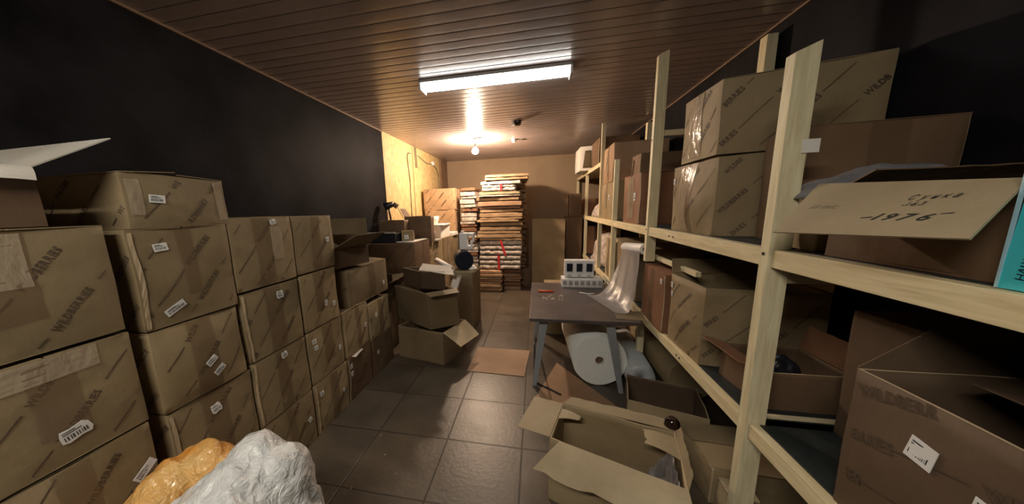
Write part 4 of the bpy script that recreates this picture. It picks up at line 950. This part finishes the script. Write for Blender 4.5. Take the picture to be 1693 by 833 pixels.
# low bay near: back box and big open box, both coloured darker for shelf shade
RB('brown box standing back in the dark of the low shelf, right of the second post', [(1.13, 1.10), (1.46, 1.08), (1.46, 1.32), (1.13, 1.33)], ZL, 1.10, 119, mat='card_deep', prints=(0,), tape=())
t, sd = open_carton('large open shade-darkened box with printed front and a white barcode label, lower right foreground', [(.875, .40), (1.36, .38), (1.38, .99), (.875, .995)], ZL, 1.035,
                {2: (84, .12, 0, (.02, .16)), 1: (177, .36, 0, (0, .10)), 0: (25, .2)}, 120, 'card_deep', prints=(3,), labels=[(3, .30, .72, .055, .055, -8), (3, .50, .62, .05, .05, -8)], group=GR, ang=14, size=.042, gap=.125)
# things on the floor under the shelves
open_carton('flat brown box with a light front on the floor beyond the big open box', [(.60, 2.03), (1.02, 1.90), (1.10, 2.25), (.68, 2.38)], 0, .22, {0: (-70, .09, 0, (.0, .0))}, 121, 'card_deep', flap_mat='card')  # dark body and lighter front flap stand in for shaded top, lit front
carton('flat tan carton lying under the low shelf', [(.86, 1.54), (1.40, 1.50), (1.42, 1.86), (.83, 1.88)], .0, .21, 122, 'card', prints=(), tape=(), ajar=.01)
carton('small pale carton at the foot of the second post', [(.87, 1.41), (.99, 1.41), (1.0, 1.52), (.88, 1.53)], .0, .17, 123, 'card_light', prints=(), tape=(), name='small_carton')
carton('flat light cardboard box on the floor behind the second post', [(.86, .80), (1.40, .80), (1.40, 1.32), (.86, 1.32)], .0, .12, 124, 'card', prints=(), tape=())
t = thing('cloth_roll', 'olive rolled sack under the low shelf behind the lower post', 'roll', (1.15, 2.9, 0)); bm = bmesh.new()
cyl(bm, (1.16, 2.45, .17), (1.12, 3.5, .17), .165, n=32)
for v in bm.verts: v.co += Vector((1, 0, 1)) * noise.noise(v.co * 6) * .015; v.co.z = max(v.co.z, .002)
obj('roll', bm, 'card', t, smooth=False)
# ------------------------------------------------------------------ large open box in the aisle foreground
Q = [(.07, 1.43), (.61, 1.22), (.70, 1.57), (.16, 1.72)]
t, sd = open_carton('large empty open cardboard box with torn spread flaps in the aisle', Q, 0, .355,
    {3: (-6, .18, 0, (-.02, .02), .003), 2: (0, .085, 0, (.0, .03), .006), 0: (-20, .17, -14, (-.08, -.04), .012, (.09, 1)), 1: (78, .06, 0, (.02, .05), .008)}, 130, 'card', flap_mat='card_light')
for k, (S, side, w_, an) in enumerate(((.30, 3, .15, 150), (.66, 1, .20, 140))):
    s = sd[side]; a = s.pt(max(0, S - w_), 1, -.006); b = s.pt(min(1, S + w_), 1, -.006)
    fm = flap_mesh(a, b, s.n, .14 if k else .10, an + 20, inset=(.02, .03), torn=.008, seed=k + 5, curl=25); obj('inner_flap', fm, 'card_light', t)
bm = bmesh.new(); lathe(bm, (.70, 1.60, .30), [(.030, 0), (.034, .01), (.034, .10), (.025, .12), (.018, .125)])
bb = bmesh.new(); lathe(bb, (.695, 1.615, .0), [(.034, 0), (.038, .01), (.038, .355), (.034, .385), (.022, .402), (.018, .405)])
bm.free(); tag(obj('brown_bottle', bb, 'brown_glass'), 'glossy dark brown bottle between the open box and the shelf', 'bottle')
quadsheet('plastic_sheet', 'crumpled translucent grey plastic inside the right end of the large open box', [(.46, 1.31, .03), (.60, 1.27, .30), (.655, 1.50, .31), (.50, 1.55, .02)], 'film', 'plastic sheet', amp=.05, sub=14, th=.001)

# ------------------------------------------------------------------ foreground bags
def bag(name, label, blobs, mat, seed, zf=0.0, amp=.03):
    bm = bmesh.new(); bmesh.ops.create_icosphere(bm, subdivisions=6, radius=1.0)
    c0 = Vector(blobs[0][0])
    for v in bm.verts:
        d = v.co.normalized(); best = 0
        for c, s in blobs:
            c = Vector(c) - c0; S = Vector(s)
            # ray / ellipsoid, furthest hit
            D = Vector((d.x / S.x, d.y / S.y, d.z / S.z)); O = Vector((c.x / S.x, c.y / S.y, c.z / S.z)); A = D.dot(D); Bq = D.dot(O); Cq = O.dot(O) - 1; disc = Bq * Bq - A * Cq
            if disc > 0: best = max(best, (Bq + math.sqrt(disc)) / A)
        p = c0 + d * best; q = p + Vector((seed, 0, 0))
        f = noise.fractal(q * 5, 1.0, 2.0, 3) * amp
        w1 = noise.noise(q * 7 + Vector((0, 3, 1))); w2 = noise.noise(Vector((q.x * 16, q.y * 16, q.z * 7)) + Vector((w1 * 3, 0, 0)))
        p += d * (f + amp * .45 * (1 - abs(w1) * 3) + amp * .28 * (1 - abs(w2) * 3) + amp * 1.1 * min(.32, (lambda D_: D_[1] - D_[0])(noise.voronoi(q * 8 + Vector((w1, w2, 0)) * .8)[0]))); p.z = max(p.z, zf + .001); v.co = p
    return tag(obj(name, bm, mat, smooth=True), label, 'plastic bag')
bag('plastic_bag', 'bulging crumpled white plastic bag in the lower left foreground', [((-.97, .70, .32), (.20, .22, .38)), ((-.97, .78, .45), (.14, .13, .29)), ((-.875, .79, .40), (.105, .13, .29)), ((-1.02, .64, .36), (.18, .18, .28))], 'bag_white', 2, amp=.022)
bag('plastic_bag', 'orange translucent plastic bag leaning against the white bag', [((-1.27, .70, .28), (.14, .20, .36)), ((-1.21, .79, .46), (.13, .10, .21))], 'bag_orange', 7, 0, .018)

# ------------------------------------------------------------------ floor sheets and scraps
bm = bmesh.new(); prism(bm, [(-.63, 2.62), (-.10, 2.60), (-.06, 3.12), (-.62, 3.13)], .0005, .006)
tag(obj('cardboard_sheet', bm, 'flat_card2'), 'flat pinkish cardboard sheet lying on the lit floor of the aisle', 'cardboard sheet')
bm = bmesh.new(); prism(bm, [(.0, 2.3), (.5, 2.05), (.62, 2.25), (.2, 2.9)], .0005, .005)
tag(obj('cardboard_sheet', bm, 'flat_card2'), 'brown cardboard sheet on the floor between the table legs', 'cardboard sheet')
rr = random.Random(12)
for i, (x, y) in enumerate(((-1.02, 1.70), (-.92, 1.55), (-.78, 1.42), (-.98, 1.29), (-1.20, 2.65), (-1.02, 2.62), (-1.12, 1.18), (-.52, 2.02), (.16, 2.25), (-.30, 4.2), (-.25, 3.75), (-.02, 3.9), (-.10, 2.05))):
    bm = bmesh.new(); pts = [Vector((x + rr.uniform(-.016, .016), y + rr.uniform(-.014, .014), rr.uniform(.001, .010))) for _ in range(3)]
    bm.faces.new([bm.verts.new(p) for p in pts]); bmesh.ops.solidify(bm, geom=bm.faces[:], thickness=.0015)
    for v in bm.verts: v.co.z = max(v.co.z, .0006)
    tag(obj('scrap', bm, 'debris'), 'tiny pale scrap of paper lying on the floor tiles', 'scrap', 'tiny paper scraps on the floor')
